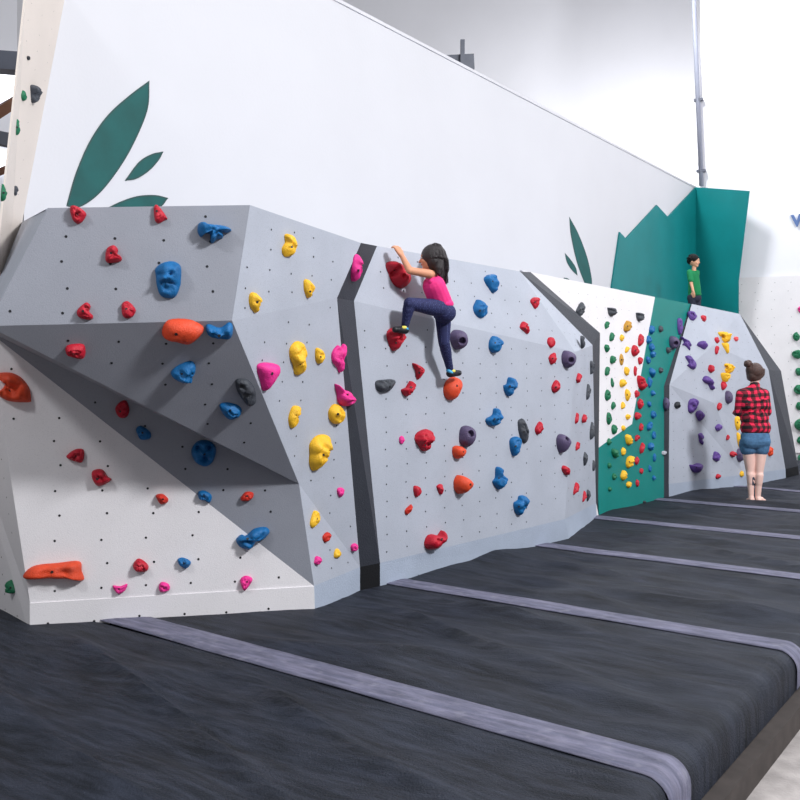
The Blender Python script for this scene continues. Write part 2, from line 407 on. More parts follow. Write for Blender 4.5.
# --- green mountain panel around the boy
mt = empty('mountain_panel', onwall(695, 300)); tag(mt, 'dark green panel cut like mountain peaks forming the corner behind the boy', 'wall panel')
mp_ = [(612,287),(620,232),(626,238.5),(657,205),(668,217),(696,187)]
pts = [onwall(x, y, .03) for x, y in mp_]
ct = pts[-1]; cbz = 2.2
cb = Vector((ct.x, ct.y, cbz)); lb = pts[0]; lb2 = Vector((lb.x, lb.y, cbz))
obj('peaked_board', prism([lb2]+pts+[cb], -nw*.025), M_TEALW, mt)
e_n = ct+nw*.80-u*.30
ns = (e_n-ct).cross(Vector((0,0,1))).normalized()
st = onplane(749.5, 191, e_n, ns); sm_ = onplane(738.5, 281, e_n, ns); sb = onplane(738.5, 320, e_n, ns)
sb.z = cbz+.05
obj('side_board', prism([ct, st, sm_, sb, cb], u*.03), M_TEALW, mt)

# ------------------------------------------------------------------ mats, seam strips, floor
um = Vector((.588, .809, 0)); vm = Vector((.809, -.588, 0))
SR = -1.20
PUFF = [(G0(490,556), .40, .055), (G0(440,570), .3, .02), (G0(700,494), .45, .04), (G0(340,602), .35, -.01), (G0(745,492), .5, .03), (G0(620,512), .4,.02)]
seams = [1.63, 3.47, 5.31, 7.15, 8.80, 10.46, 12.15, 16.5]
lab = ['nearest black padded mat in the foreground left', 'black padded mat between the two nearest grey seam strips', 'black padded mat in front of the middle wall, third from the camera',
       'black padded mat in front of the teal wall', 'black padded mat just before the standing woman', 'black padded mat under the standing woman', 'farthest black padded mat by the end wall']
BASE_LINES = [(a0, b0), (b0, p0), (p0, p1), (p1, p2), (p2, q0), (q0, q2), (q2, o3), (a0, rb)]
def edge1(p, q):
    a, b = q; ab = (b-a).to_2d(); t = max(0, min(1, (p-a).to_2d().dot(ab)/ab.dot(ab))); return ((a.to_2d()+ab*t)-p.to_2d()).length
def mat_h(w, dp):
    q = Vector((w.dot(um)*3.2, w.dot(vm)*.9, 0))
    h = .040*noise.noise(q)+.024*noise.noise(q*2.3+Vector((5,1,0)))+.006*noise.noise(Vector((w.x*7, w.y*7, 3)))
    r = noise.noise(Vector((w.dot(um)*2.1+w.dot(vm)*.5, w.dot(vm)*.35, 9)))
    h += .034*max(0, 1-abs(r)*7)
    k = min(1, max(0, (dp-.07)/.25)); k = k*k*(3-2*k)
    h = h*k
    dd = min(edge1(w, q) for q in BASE_LINES); h *= min(1, .12+max(0, dd-.05)/.7)
    for c, R, A_ in PUFF:
        d = (w-c).length/R
        if d < 2.5: h += A_*math.exp(-d*d*1.4)
    return h
for i in range(len(seams)-1):
    pa, pb = seams[i]+.012, seams[i+1]-.012
    S0 = -6.6 if i == 0 else -5.3
    step = .05 if i < 4 else .08
    npn = max(6, int((pb-pa)/step)); nsn = int((SR-S0)/step)
    bm = bmesh.new(); rows = []
    svals = [S0+(SR-.09-S0)*k/nsn for k in range(nsn+1)]
    prof = [(s, 0.) for s in svals]+[(SR-.09+.09*math.sin(t), -.09*(1-math.cos(t))) for t in [math.pi/2*k/6 for k in range(1, 7)]]+[(SR, -.20)]
    for a in range(npn+1):
        pp_ = pa+(pb-pa)*a/npn; dp = min(pp_-pa, pb-pp_); row = []
        for s, zz in prof:
            w = um*pp_+vm*s
            z = zz+(mat_h(w, dp) if zz > -.15 else 0)-(.0 if dp > .02 else .012)
            row.append(bm.verts.new((w.x, w.y, z)))
        rows.append(row)
    for a in range(npn):
        for b in range(len(prof)-1):
            bm.faces.new((rows[a][b], rows[a+1][b], rows[a+1][b+1], rows[a][b+1]))
    for row in (rows[0], rows[-1]):
        low = [bm.verts.new((v.co.x, v.co.y, -.20)) for v in row]
        for b in range(len(row)-1):
            if row[b+1].co.z > -.199 or row[b].co.z > -.199: bm.faces.new((row[b], row[b+1], low[b+1], low[b]))
    o = obj('crash_mat', bm, M_MAT, smooth=True); tag(o, lab[i], 'padded mat', 'black crash mats')
slab = ['widest grey seam strip crossing the foreground', 'grey seam strip ending at the mat corner on the right', 'third grey seam strip from the camera', 'fourth grey seam strip from the camera',
        'faint grey seam strip at the feet of the standing woman', 'farthest faint grey seam strip behind the woman']
for i, pc in enumerate(seams[1:-1]):
    wdt = .115 if i == 0 else .095
    bm = bmesh.new(); rows = []
    S0 = -5.2; n = 110
    prof = [(S0+(SR-.09-S0)*k/n, .006) for k in range(n+1)]+[(SR-.09+.098*math.sin(t), .006-.095*(1-math.cos(t))) for t in [math.pi/2*k/6 for k in range(1, 7)]]+[(SR+.008, -.19)]
    for s, zz in prof:
        row = []
        for k in range(7):
            f = -1+2*k/6; pp_ = pc+(.038*(-s-2.5) if i == 0 and s > -5.5 else (.114 if i == 0 else 0))+f*wdt+.008*noise.noise(Vector((s*1.2, i*7., 0)))
            w = um*pp_+vm*s
            pf = sum(A_*math.exp(-((w-c).length/R)**2*1.4) for c, R, A_ in PUFF)
            z = zz+(pf+.003*noise.noise(Vector((s*2, f*2, i)))+.002 if zz > 0 else 0)+.004*(1-f*f)
            row.append((bm.verts.new((w.x, w.y, z)), bm.verts.new((w.x, w.y, z-.004) if zz > -.1 else (w.x-vm.x*.004, w.y-vm.y*.004, z))))
        rows.append(row)
    for a in range(len(rows)-1):
        for k in range(6):
            bm.faces.new((rows[a][k][0], rows[a+1][k][0], rows[a+1][k+1][0], rows[a][k+1][0]))
        for k in (0, 6):
            bm.faces.new((rows[a][k][0], rows[a][k][1], rows[a+1][k][1], rows[a+1][k][0]))
    o = obj('seam_strip', bm, M_STRIP, smooth=True); tag(o, slab[i], 'seam strip', 'grey strips covering the mat seams')
bm = bmesh.new()
A = [um*1.5+vm*-5.35, um*16.6+vm*-5.35, um*16.6+vm*(SR+.07), um*1.5+vm*(SR+.07)]
prism([v+Vector((0,0,-.205)) for v in A], Vector((0,0,-.115)), bm)
tag(obj('mat_base', bm, M_BASE), 'low brown-black base under the crash mats at the lower right', 'mat base')
bm = bmesh.new(); prism([Vector((-14,-6,-.32)), Vector((14,-6,-.32)), Vector((14,30,-.32)), Vector((-14,30,-.32))], Vector((0,0,-.1)), bm)
tag(obj('floor', bm, M_CONC), 'worn pale concrete floor at the lower right corner', 'floor', kind='structure')

# ------------------------------------------------------------------ background through the gap at the far left
gz = 13.0
bm = prism([U(-120, 370, gz)*1, U(60, 370, gz), U(60, -80, gz), U(-120, -80, gz)], Vector((0,.15,0)))
for v in bm.verts:
    if abs(v.co.z-HC) < .01: v.co.z = -.32
tag(obj('wall_left', bm, M_SHELL), 'pale building wall glimpsed at the far left edge', 'wall', kind='structure')
def beam(name, a, b, w, h, m, label, cat):
    bm = bmesh.new(); d = (b-a); q = d.to_track_quat('Y', 'Z').to_matrix()
    box(bm, (a+b)/2, (w, d.length, h), q); o = obj(name, bm, m); tag(o, label, cat); return o
beam('roof_beam', U(-60, 150, 9.0), U(18, 100, 9.6), .15, .10, M_BEAM, 'upper brown timber beam at the far left edge', 'beam')
beam('roof_beam', U(-60, 196, 9.2), U(14, 166, 9.8), .12, .07, M_BEAM, 'lower brown timber beam at the far left edge', 'beam')
beam('roof_beam', U(-60, 126, 8.6), U(26, 144, 8.7), .12, .12, M_STEELG, 'dark steel beam between the two brown beams at the far left', 'beam')
beam('roof_beam', U(-30, 60, 9.2), U(22, 64, 9.2), .2, .18, M_STEELG, 'grey steel beam at the top left edge', 'beam')
em = bpy.data.materials.new('lit_window_glass'); em.use_nodes = True
bb = em.node_tree.nodes['Principled BSDF']; bb.inputs['Emission Color'].default_value = (.93,.96,1,1); bb.inputs['Emission Strength'].default_value = 3.0; bb.inputs['Base Color'].default_value = (.8,.85,.95,1)
for k, (ya, yb) in enumerate(((72, 98), (152, 168))):
    bm = prism([U(-50, yb, 12.9), U(30, yb, 12.9), U(30, ya, 12.9), U(-50, ya, 12.9)], Vector((0,.05,0)))
    wn = obj('window_%d' % (k+1), bm, em); tag(wn, ['bright window high at the far left edge', 'lower bright window at the far left edge'][k], 'window', kind='structure')
# truss glimpsed over the white wall
beam('roof_beam', U(400, 66, 22), U(474, 62, 22), .15, .35, M_STEELG, 'dark steel roof beam glimpsed above the white wall', 'beam')
beam('roof_brace', U(462.5, 40, 21.8), U(462.5, 110, 21.8), .10, .10, M_STEELG, 'short steel upright under the dark roof beam', 'beam')
beam('roof_brace', U(440, 60, 21.9), U(475, 80, 21.9), .10, .30, M_STEELG, 'slanting steel brace under the dark roof beam', 'beam')
# ------------------------------------------------------------------ climbing holds
def find_panel(px, py, zone=None):
    best = None
    for z, poly, n, par in PANELS:
        d = ray(px, py); den = d.dot(n)
        if abs(den) < 1e-6: continue
        t = (poly[0]-CAM).dot(n)/den
        if t <= 0: continue
        p = CAM+d*t
        ex = Vector((0,0,1)).cross(n).normalized(); ey = n.cross(ex)
        pl2 = [((v-poly[0]).dot(ex), (v-poly[0]).dot(ey)) for v in poly]; q = ((p-poly[0]).dot(ex), (p-poly[0]).dot(ey))
        dd = 0 if in_poly(q, pl2) else edge_dist(q, pl2)
        key = (dd > .35, t if dd == 0 else 50+dd*10)
        if zone and z != zone: key = (True, key[1]+100)
        if best is None or key < best[0]: best = (key, z, poly, n, p, t)
    return best[1:]
HOLDS = []
def catmull(P, sub):
    n = len(P); out = []
    for i in range(n):
        a, b, c, d = [Vector(P[(i+k-1) % n]) for k in range(4)]
        for t in range(sub):
            t /= sub; out.append(.5*((2*b)+(-a+c)*t+(2*a-5*b+4*c-d)*t*t+(-a+3*b-3*c+d)*t*t*t))
    return out
def hold(col, pts, P=.5, bolt=None, feats=(), label=None, zone=None, pocket=None, sharp=1.0, kind=None, rough=.16, bolts=True):
    """a hold: outline points in px, protrusion P (share of its size), bumps/dents feats [(px,py,radius_px,amount)]"""
    cx = sum(p[0] for p in pts)/len(pts); cy = sum(p[1] for p in pts)/len(pts)
    zn, poly, n, hit, t = find_panel(cx, cy, zone)
    mpp = t/F                                               # metres per pixel there
    w = max(p[0] for p in pts)-min(p[0] for p in pts); h = max(p[1] for p in pts)-min(p[1] for p in pts)
    H = P*min(w, h)*mpp
    o = onplane(cx, cy, poly[0]+n*(H*.3), n); o = o-n*(H*.3)
    view = (o-CAM).normalized()
    ex = Vector((0,0,1)).cross(n); ex.normalize(); ey = n.cross(ex).normalized()
    if ex.dot(Vector((1,0,0))) < 0: ex = -ex
    cosv = abs(n.dot(view))
    sv = math.sqrt(1-min(1, cosv*cosv)); kx = max(.8, min(1.45, (1-.42*H/(w*mpp)*sv)/cosv))
    loc = [Vector(((p[0]-cx)*mpp*kx, -(p[1]-cy)*mpp)) for p in pts]
    big = max(w, h) > 11
    sub = 7 if pocket else (5 if big else 3)
    ol = catmull([tuple(v) for v in loc], sub); N = len(ol); K = 20 if pocket else (11 if big else 6)
    seed = Vector((cx*.37, cy*.53, 1.7)); size = max(w, h)*mpp
    c2 = sum(ol, Vector((0,0)))/N
    def base_h(p, s): return H*(max(0., 1-s**2.6)**.55)*.96+H*.04
    cand = []
    for k in range(13):
        s_k = 1-k/13.
        for p in ol:
            q = c2+(p-c2)*s_k; cand.append((q, Vector(proj(o+ex*q.x+ey*q.y+n*base_h(q, s_k)))))
    def to_local(x, y):
        v = Vector((x, y)); d0 = min((c[1]-v).length for c in cand); near = [c for c in cand if (c[1]-v).length < d0+.8]
        return min(near, key=lambda c: c[0].length if False else (c[1]-v).length)[0]
    FL = [(to_local(fx, fy), fr, fa) for fx, fy, fr, fa in feats]
    PK = (to_local(pocket[0], pocket[1]), pocket[2]) if pocket else None
    def height(p, s):
        z = H*(max(0., 1-s**2.6)**.55)*.96+H*.04
        z *= 1+rough*3*noise.noise(Vector((p.x, p.y, 0))/size*3.2+seed)
        z += H*rough*1.2*noise.noise(Vector((p.x, p.y, 0))/size*9+seed)*(1-s)
        z *= 1-rough*2.2*max(0, .16-abs(noise.noise(Vector((p.x, p.y, 0))/size*2.6+seed*2)))/.16*(1-s*s)
        for fp, fr, fa in FL:
            d = (fp-p).length/(fr*mpp)
            z += fa*H*math.exp(-d*d*1.3)
        return max(z, H*.05)
    bm = bmesh.new(); rings = []
    outer = [bm.verts.new(o+ex*p.x+ey*p.y-n*.004) for p in ol]; rings.append(outer)
    ss = [1-(k/K)**1.25 for k in range(K)]
    pp2 = []
    for s in ss:
        r = []
        for p in ol:
            q = c2+(p-c2)*s
            z = height(q, s) if s < 1 else H*.10
            if s == 1: q = c2+(p-c2)*.995
            v = bm.verts.new(o+ex*q.x+ey*q.y+n*z); r.append(v); pp2.append((q, z))
        rings.append(r)
    for a in range(len(rings)-1):
        for i in range(N):
            j = (i+1) % N; bm.faces.new((rings[a][i], rings[a][j], rings[a+1][j], rings[a+1][i]))
    cz = height(c2, 0); cv = bm.verts.new(o+ex*c2.x+ey*c2.y+n*cz)
    for i in range(N): bm.faces.new((rings[-1][i], rings[-1][(i+1) % N], cv))
    bm.faces.new(outer[::-1])
    bmesh.ops.recalc_face_normals(bm, faces=bm.faces[:])
    me = bpy.data.meshes.new('climbing_hold'); bm.to_mesh(me); bm.free()
    for f in me.polygons: f.use_smooth = True
    me.transform(Matrix.Translation(-o))
    if pocket:
        pc = min((v for v in me.vertices if v.normal.dot(view) < -.1), key=lambda v: (Vector(proj(o+v.co))-Vector(pocket[:2])).length)
        c0_, n0_ = pc.co.copy(), (pc.normal*.8-view*.5).normalized(); rr = pocket[2]*mpp*1.15
        for v in me.vertices:
            d_ = (v.co-c0_); lat = (d_-n0_*d_.dot(n0_)).length/rr
            if lat < 1 and d_.dot(n0_) > -rr*1.5: v.co -= n0_*(rr*1.7*(1-lat**6))
        me.update()
    ob = link('climbing_hold', me, HM[col]); ob.location = o; ob['category'] = 'climbing hold'
    if big and bolts:
        bx, by = bolt or (cx, cy)
        best = min((v for v in me.vertices if v.normal.dot(view) < -.15), key=lambda v: (Vector(proj(o+v.co))-Vector((bx, by))).length)
        bn = (best.normal*.6+n*.4).normalized()
        bm = bmesh.new(); tube(bm, best.co-bn*.01, best.co+bn*.0015, .0085 if size > .11 else .0065, seg=12)
        bo = link('bolt', bpy.data.meshes.new('bolt'), M_STEEL, ob); bm.to_mesh(bo.data); bm.free()
    HOLDS.append((ob, col, zn, cx, cy, label, kind))
    return ob
def ell(cx, cy, w, h, rot=0, kind='blob', n=9):
    rnd = random.Random(int(cx*31+cy*17)); out = []
    for i in range(n):
        a = 2*math.pi*i/n
        if kind == 'blob': r = 1+rnd.uniform(-.14, .14)
        elif kind == 'tri': r = 1.12-.28*math.cos(3*(a+math.pi/2))*-1 if False else (1.0+.24*math.cos(3*(a-math.pi/2)))
        elif kind == 'round': r = 1.02
        elif kind == 'heart': r = 1+.18*math.cos(3*(a+math.pi/2))+rnd.uniform(-.06, .06)
        else: r = 1+rnd.uniform(-.2, .2)
        x = math.cos(a)*r*w/2; y = math.sin(a)*r*h/2
        out.append((cx+x*math.cos(rot)-y*math.sin(rot), cy+x*math.sin(rot)+y*math.cos(rot)))
    return out
# upper left grey panel
hold('red', [(70,207),(77,206),(86,213),(80,223),(73,220)], .6, (77.5,214.5), kind='angular')
hold('red', [(154,207),(158,205),(167,217),(165,219.5),(159,223),(155,220)], .6, (157,211), kind='angular')
hold('red', [(107.5,247.5),(114,245),(118,249),(117.5,254),(121.5,257),(120,261),(107.5,262.5),(105.5,256)], .6, (111,253), kind='hooked')
hold('blue', [(155.6,268.5),(162.5,262.5),(173.8,260.6),(181,266),(181,280),(180,286),(176,295.6),(169,298),(160.6,295),(157,285),(156,275)], .5, (171,273.5),
     [(160,274,3,-.35),(171,273.5,3.2,-.5),(164,279,2.6,.45),(162,282.5,1.6,-.3),(166,287.5,4,-.35),(168,285,3,.15),(168,291.5,4,.2),(166,267,7,.22),(176,267,5,.2)], 'large blue hold shaped like a face with one round eye on the upper left panel')
hold('blue', [(198.8,223.8),(202.5,222.3),(206,223.8),(215,224.6),(225,225),(231.9,228.8),(227.5,231.5),(223,231.5),(223,236.9),(217.5,238.5),(213,242.5),(210.6,240.6),(210.5,234),(205.8,232.5),(201.5,236.9),(198,231.5)], .75, (217.5,231.5), label='blue spread-out hold with stubby arms near the top of the upper left panel')
hold('red', [(77.5,310),(86,302),(90.5,306),(89,311),(93,316),(90,319.5),(79,317)], .6, (83,311), kind='heart-shaped')
hold('red', [(122,304),(128,301),(135,308),(135,313),(130,318),(123,316)], .6, (126.5,309), kind='rounded')
# dark overhang
hold('orange', [(165,328.8),(170,321),(182.5,319.4),(193.8,321.9),(201.9,328.8),(198.8,337),(190.6,345.6),(183.8,345.6),(176.9,343),(165.6,339.4)], .55, (176.6,334.6), label='large smooth orange hold at the top of the dark overhang', zone='dark overhang at left', rough=.02)
hold('blue', [(206.9,328),(210,325),(220,329),(228,322.5),(232,327.5),(230.6,340),(220,340),(210,336.9)], .6, (219,336), [(216,332,3,-.4),(228,330,4,.3),(211,331,3,.3)], 'bright blue lumpy hold right of the large orange one on the overhang', zone='dark overhang at left')
hold('blue', [(172.5,373),(178.8,366),(188.8,361),(193.8,363.8),(195,371),(192.5,376),(192,382.5),(186,385),(178.8,382.5),(173,378)], .6, (182.6,374.6), [(183,375,3,-.4)], 'blue three-lobed hold in the middle of the dark overhang')
hold('red', [(67,347.5),(72.5,344.5),(83,345),(84,358),(77.5,359.5),(67.5,355)], .6, (76.5,353.5), label='dark red blocky hold on the left part of the dark overhang', zone='dark overhang at left')
hold('grey', [(236,380),(240,377),(247.5,379),(254,389),(256,400),(256,406),(251,410),(245,404),(238,391)], .45, (248.5,394), [(242,388,2.2,-.6),(245,396,2.2,-.6),(248,388,3,.25)], 'long grey pinch hold at the right edge of the dark overhang', zone='dark overhang at left')
hold('blue', [(220.5,405),(227.5,402),(237.5,406),(241,412.5),(237.5,420),(232.5,421),(225,416)], .5, (230,411), label='dark blue oval hold below left of the long grey pinch', zone='dark overhang at left')
# lower slanting facet
hold('red', [(115,409),(120,402),(126,401),(129,410),(126,417.5),(119,417.5)], .6, (120.5,411.5), zone='mid-grey slanting left facet', kind='rounded')
hold('blue', [(136,429),(141,426),(150,432.5),(149.5,439),(141,440),(137.5,435)], .55, (142.5,433), zone='mid-grey slanting left facet', kind='small square')
hold('blue', [(191,453),(193,446),(198,441.5),(205,440.5),(212,443),(216,450),(214,460),(209,466),(203,467),(195,462)], .5, (204.5,454),
     [(198,449,2.6,-.7),(209,449,2.6,-.7),(204,453,2.2,.5),(204,460.5,3.4,-.6),(197,457,3,.15),(211,457,3,.15)], 'round blue hold shaped like a mask on the slanting grey facet', zone='mid-grey slanting left facet')
hold('blue', [(198,492),(205,491),(211.5,496),(210,503),(205,501),(199,499)], .6, (204,496), zone='mid-grey slanting left facet', kind='small')
hold('rust', [(241,497),(246,492),(253,493),(253,497.5),(249,501),(241.5,501)], .6, (247,496), zone='mid-grey slanting left facet', kind='small')
hold('blue', [(236,540),(241,535),(246,536),(254,529.5),(265,528),(269.5,532.5),(265,539),(256,542.5),(250,550),(240,547.5)], .55, (247.5,539), label='long blue bone-shaped hold crossing onto the white lower panel', zone='mid-grey slanting left facet')
# white panel
Wz = 'white lower left panel'
hold('orange', [(-4,374),(9,372.5),(20,377.5),(27.5,387.5),(29.5,399),(27,402.5),(8,401),(-2,394),(2,389),(5,384),(1,380)], .5, (9.5,390.5), [(13,388,6,-.35)], 'orange curved hold cut by the left edge of the picture', zone=Wz)
hold('red', [(66.5,456),(75,449.5),(83,450),(83.5,459),(80,463),(71,460)], .6, (76,456.5), zone=Wz, kind='angular')
hold('red', [(92,472),(96,469.5),(102.5,470),(107.5,477),(111,480),(105,484.5),(97.5,486),(92.5,479.5)], .6, (97.5,479), zone=Wz, kind='pointed')
hold('rust', [(156,495),(162.5,494),(168,499),(167,503),(161,504.5),(157.5,500)], .6, (163,499), zone=Wz, kind='small round')
hold('orange', [(26,577.5),(28,570),(37.5,565),(57,563.8),(77.5,563),(80,573),(82,582),(70,580.5),(50,579)], .8, (52,571.5), [(58,574,9,-.35),(45,575,8,-.35),(66,575,7,-.3)], 'long orange-red ledge hold low on the white panel', zone=Wz, rough=.02)
hold('red', [(133,567.5),(135,561),(140,559),(147.5,565),(147.5,571),(139,572.5)], .6, (140.5,566), zone=Wz, kind='round')
hold('pink', [(113,585.5),(120,586.5),(127,584.5),(125,591),(119,594),(115,591)], .6, (119,589), zone=Wz, kind='small')
hold('blue', [(178,559),(184,558),(191,563),(186,569),(179,564.5)], .6, (184,563), zone=Wz, kind='small diamond-shaped')
hold('pink', [(159,585),(162.5,582),(169,585),(169,591),(160,592)], .6, (163,587), zone=Wz, kind='small')
hold('pink', [(240.5,579),(246,576),(252.5,579),(251,584),(244.5,591),(241,585)], .6, (247,582), zone=Wz, kind='tapering')
hold('green', [(4,587),(10,580),(14,585),(15,592),(8,593)], .6, label='small green hold low on the left side of the white panel')
# right faces of the left volume
Fz = 'light grey upper right face of the left wall'; Gz = 'light grey right face of the left wall'
hold('yellow', [(285,236),(289,234),(295,236),(297.5,242.5),(295,254),(286,257),(282.5,250),(286,243)], .5, (292,247.5), [(289,243,2,-.3),(291,252,2,-.3)], label='upper yellow hold of the three above the crease', zone=Fz)
hold('yellow', [(304,281),(309,280),(315,287.5),(310,298),(305,291)], .5, (310,291), label='yellow triangular hold just above the crease of the right face', zone=Fz)
hold('yellow', [(250,294.5),(256,293),(264,300),(259.5,304),(257.5,313),(250,305)], .5, (258,302), label='yellow hooked hold near the left corner of the right face', zone=Fz)
hold('pink', [(350,259),(355,255),(360,265),(364,272.5),(359,282),(351,274)], .55, (359,271), label='pink pointed hold at the top of the charcoal strip')
hold('pink', [(257,367.5),(262.5,363),(277.5,364),(280.6,369),(279,376),(268,391.5),(262,380)], .45, (272.6,374), label='large pink heart-shaped hold at the left corner of the right face', zone=Gz, rough=.02)
hold('yellow', [(289,348.8),(293.8,342.5),(300,341.9),(306,347.5),(307,355),(305.6,360),(307,367.5),(305.4,373.8),(300,375.6),(296.9,372.5),(295,366),(290,357.5)], .5, (301,364), [(298,349,6,.25),(301,357,3,-.3),(301,368,4,-.1)], 'yellow hold shaped like a bulb, right of the large pink one', zone=Gz)
hold('yellow', [(315,349),(320,348.8),(326,353.8),(325,361),(320,364),(316,358.8)], .5, (321,357), label='small yellow hold right of the bulb-shaped yellow one', zone=Gz)
hold('pink', [(332,352.5),(337.5,345.5),(340.5,348),(344,343.8),(347.5,346),(347,352.5),(344.5,361),(344.5,370),(342,372.8),(338.5,367.5),(332.5,361)], .5, (340,356), [(341,350,1.6,-.35)], 'pink forked hold beside the charcoal strip', zone=Gz, bolts=False)
hold('pink', [(334.5,384),(340.6,388.5),(350,392),(357.5,400),(358,403.5),(353,406),(343.5,406),(339,400),(337.5,393)], .55, (348,394.5), label='pink horned hold overlapping the charcoal strip', zone=Gz)
hold('yellow', [(290,411),(293,406),(300.6,407),(300,412.5),(297.5,417),(299,425),(293,428.5),(289,420)], .5, (296,415), label='yellow crescent hold above the biggest yellow hold', zone=Gz, bolts=False)
hold('yellow', [(328.8,410),(335,404),(343.8,408.8),(345,415),(342.5,423),(336,424),(330,418.8)], .5, (338,414), label='yellow knobbly round hold under the pink horned hold', zone=Gz)
hold('yellow', [(310,443),(317.5,435.6),(328.8,436),(332.5,443.8),(331,448.8),(327.5,452.5),(325.6,461),(321,469),(315,470.6),(311,462.5),(310.6,453.8)], .5, (323,454.5), [(325,446,4,-.15),(316,450,5,.15)], 'biggest yellow hold, lumpy and tapering, on the right face', zone=Gz)
hold('pink', [(337,489),(340,487.5),(344,489),(343.8,495),(341,497.5),(338,493.8)], .6, (341,491.5), label='small pink hold below the biggest yellow hold', zone=Gz)
hold('yellow', [(310,522),(315,511),(320,514),(319,522.5),(312.5,527.5)], .5, (317,519), label='low yellow upright hold right of the dark facet corner', zone=Gz)
hold('rust', [(322.5,536),(327.5,532.5),(331,534),(330,539.5),(325,542)], .6, label='small red hold low on the right face', zone=Gz)
hold('pink', ell(318,560.5,7.5,8), .6, label='lowest small pink hold at the left of the right face', zone=Gz)
hold('yellow', ell(337.5,554,7,10), .5, label='lowest small yellow hold above the kickboard', zone=Gz)
hold('pink', ell(354.5,547.5,7,9), .6, label='small pink hold at the foot of the charcoal strip', zone=Gz)
# middle wall
HU = 'upper middle grey wall'; HL = 'lower middle grey wall'; HE = 'right end of the middle grey wall'
girl_hold = hold('red', [(388.5,266),(390,262),(394,261),(398,264),(401,269),(406.5,271.5),(410,276),(409.5,283),(404,287),(397,286),(392.5,281),(390.5,274)], .7, (395,270), [(393.5,265,4,.3),(403.5,280,5,.35),(399,270,2.6,-.7),(394,275,2.5,-.5)], 'large red double-lobed hold under the climbing girl\'s hand', zone=HU, pocket=(404,276,2.4), rough=.02)
hold('blue', [(485,279),(491,274),(497.5,275),(498,286),(493,293),(487.5,286)], .6, (493,281), zone=HU)
hold('blue', [(474,307.5),(478,301),(481,299),(487,306),(486,315),(480,318),(475,314)], .6, (480,310), zone=HU)
hold('red', [(530.6,301),(535,297),(539.4,297.5),(539.4,302.5),(535,309),(532,305)], .6, zone=HU)
hold('red', [(520,327),(525,321),(528.5,325),(528.5,332.5),(527,334),(523.8,331)], .6, zone=HU)
hold('grey', [(576,310),(583,302),(586,304),(583,312.5),(579,317),(576,313)], .5, label='dark grey hold on the white panel above the slanting charcoal strip', zone='white part of the white and teal wall')
hold('grey', [(578.8,338),(582.5,335.6),(585.6,340),(585.6,345),(583,348.8),(580,343.8)], .5, zone=HE)
hold('red', [(387,333.8),(392.5,328),(400,328.8),(406,335),(405,340),(398.8,348.8),(394,350.6),(389.4,343.8)], .55, (397,342.5), [(393,334,2.5,-.35),(401,339,2.4,-.35),(396,338,2.4,.3),(394,344,3,-.2)], 'large red face-like hold under the girl\'s left foot', zone=HL)
hold('mauve', [(451,335),(456,330),(463.8,331),(467.5,338.8),(465,347.5),(457.5,349.4),(452,342.5)], .75, pocket=(463,341,3.2), label='round mauve pocket hold right of the girl\'s calf', zone=HL, bolts=False, rough=.01)
hold('blue', [(489.5,342.5),(494,336),(503,339),(503,346),(496,353),(490,350)], .6, (496,343), [(495,341,2,-.3)], zone=HL)
hold('red', [(547.5,341),(550.6,337),(555,338),(555,345),(551,347.8),(548,345)], .6, zone=HU)
hold('red', [(549,357.5),(552.5,353.8),(556.6,353),(555.6,360),(552.5,364.6),(550,362.5)], .6, zone=HL)
hold('mauve', [(562.5,356),(566,350.6),(573.8,353),(575.4,360),(570,368),(563.8,363.8)], .8, pocket=(571.5,360,2.6), label='round mauve pocket hold near the upper right corner of the middle wall', zone=HL, bolts=False, rough=.01)
hold('grey', [(588.8,362.5),(592,360.6),(596,362.5),(594.5,371),(590,374.4),(589,368)], .5, zone=HE)
hold('red', [(412.5,363),(423.8,368),(423,375),(418,379.4),(416,371)], .6, (420,373), label='red triangular hold left of the girl\'s lower leg', zone=HL)
hold('red', [(401.9,389.4),(407,387.5),(412.5,381),(417.5,385.6),(410,393.8),(407,396.5),(403,393)], .6, (411,387), label='red butterfly-shaped hold below the red triangular one', zone=HL)
hold('grey', [(375.8,383.8),(377.5,380.5),(386,379.5),(395,379.5),(397,383),(391,391),(382.5,392.5),(377,388.8)], .6, (390,387), [(383,382.5,2.2,-.6),(388,382.3,2.2,-.6),(379.5,382.5,2,-.5),(392.5,382,2,-.5)], 'grey grooved jug hold beside the charcoal strip on the middle wall', zone=HL)
hold('orange', [(444,388.8),(447.5,381),(455,376.9),(462.5,380),(462.5,387.5),(456,398.8),(450,399.8),(445.6,396)], .55, (457.5,386), label='large orange hold under the girl\'s right foot', zone=HL, rough=.02)
hold('blue', [(503.8,386),(507.5,383.8),(510,377.5),(516,378.8),(517,383.8),(513,391),(510,396.5),(505.6,392.5)], .6, zone=HL)
hold('red', [(552,386),(557,380),(560.4,383.8),(558,390.6),(555.6,392.8),(552.5,391)], .6, zone=HL)
hold('red', [(575.6,378.8),(580.6,373),(582.5,376),(578.8,383),(576,381)], .6, zone=HE)
hold('grey', [(584.4,393.8),(588.8,384.4),(591.6,386),(590,393.8),(585.6,399.8)], .5, zone=HE)
hold('blue', [(486,418.8),(493.8,415),(496,408.8),(502,410),(502,418.8),(496,426),(488.8,424.5)], .6, (494,419), [(498,412,2,-.3)], zone=HL)
hold('grey', [(518,422.5),(521,418.8),(525,420),(527.5,430),(528.8,440),(525,443.5),(520,435)], .5, (524,431), [(523,427,1.8,-.3),(525,436,1.8,-.3)], 'slim grey hold touching the blue one on the middle wall', zone=HL)
hold('blue', [(510.8,438.8),(518.8,436.8),(523,442.5),(517.5,453.8),(513.8,455.8),(510.5,447.5)], .6, zone=HL)
hold('red', [(535,428.8),(540,421.8),(543,423.8),(542.5,430),(537.5,434.5)], .6, zone=HL)
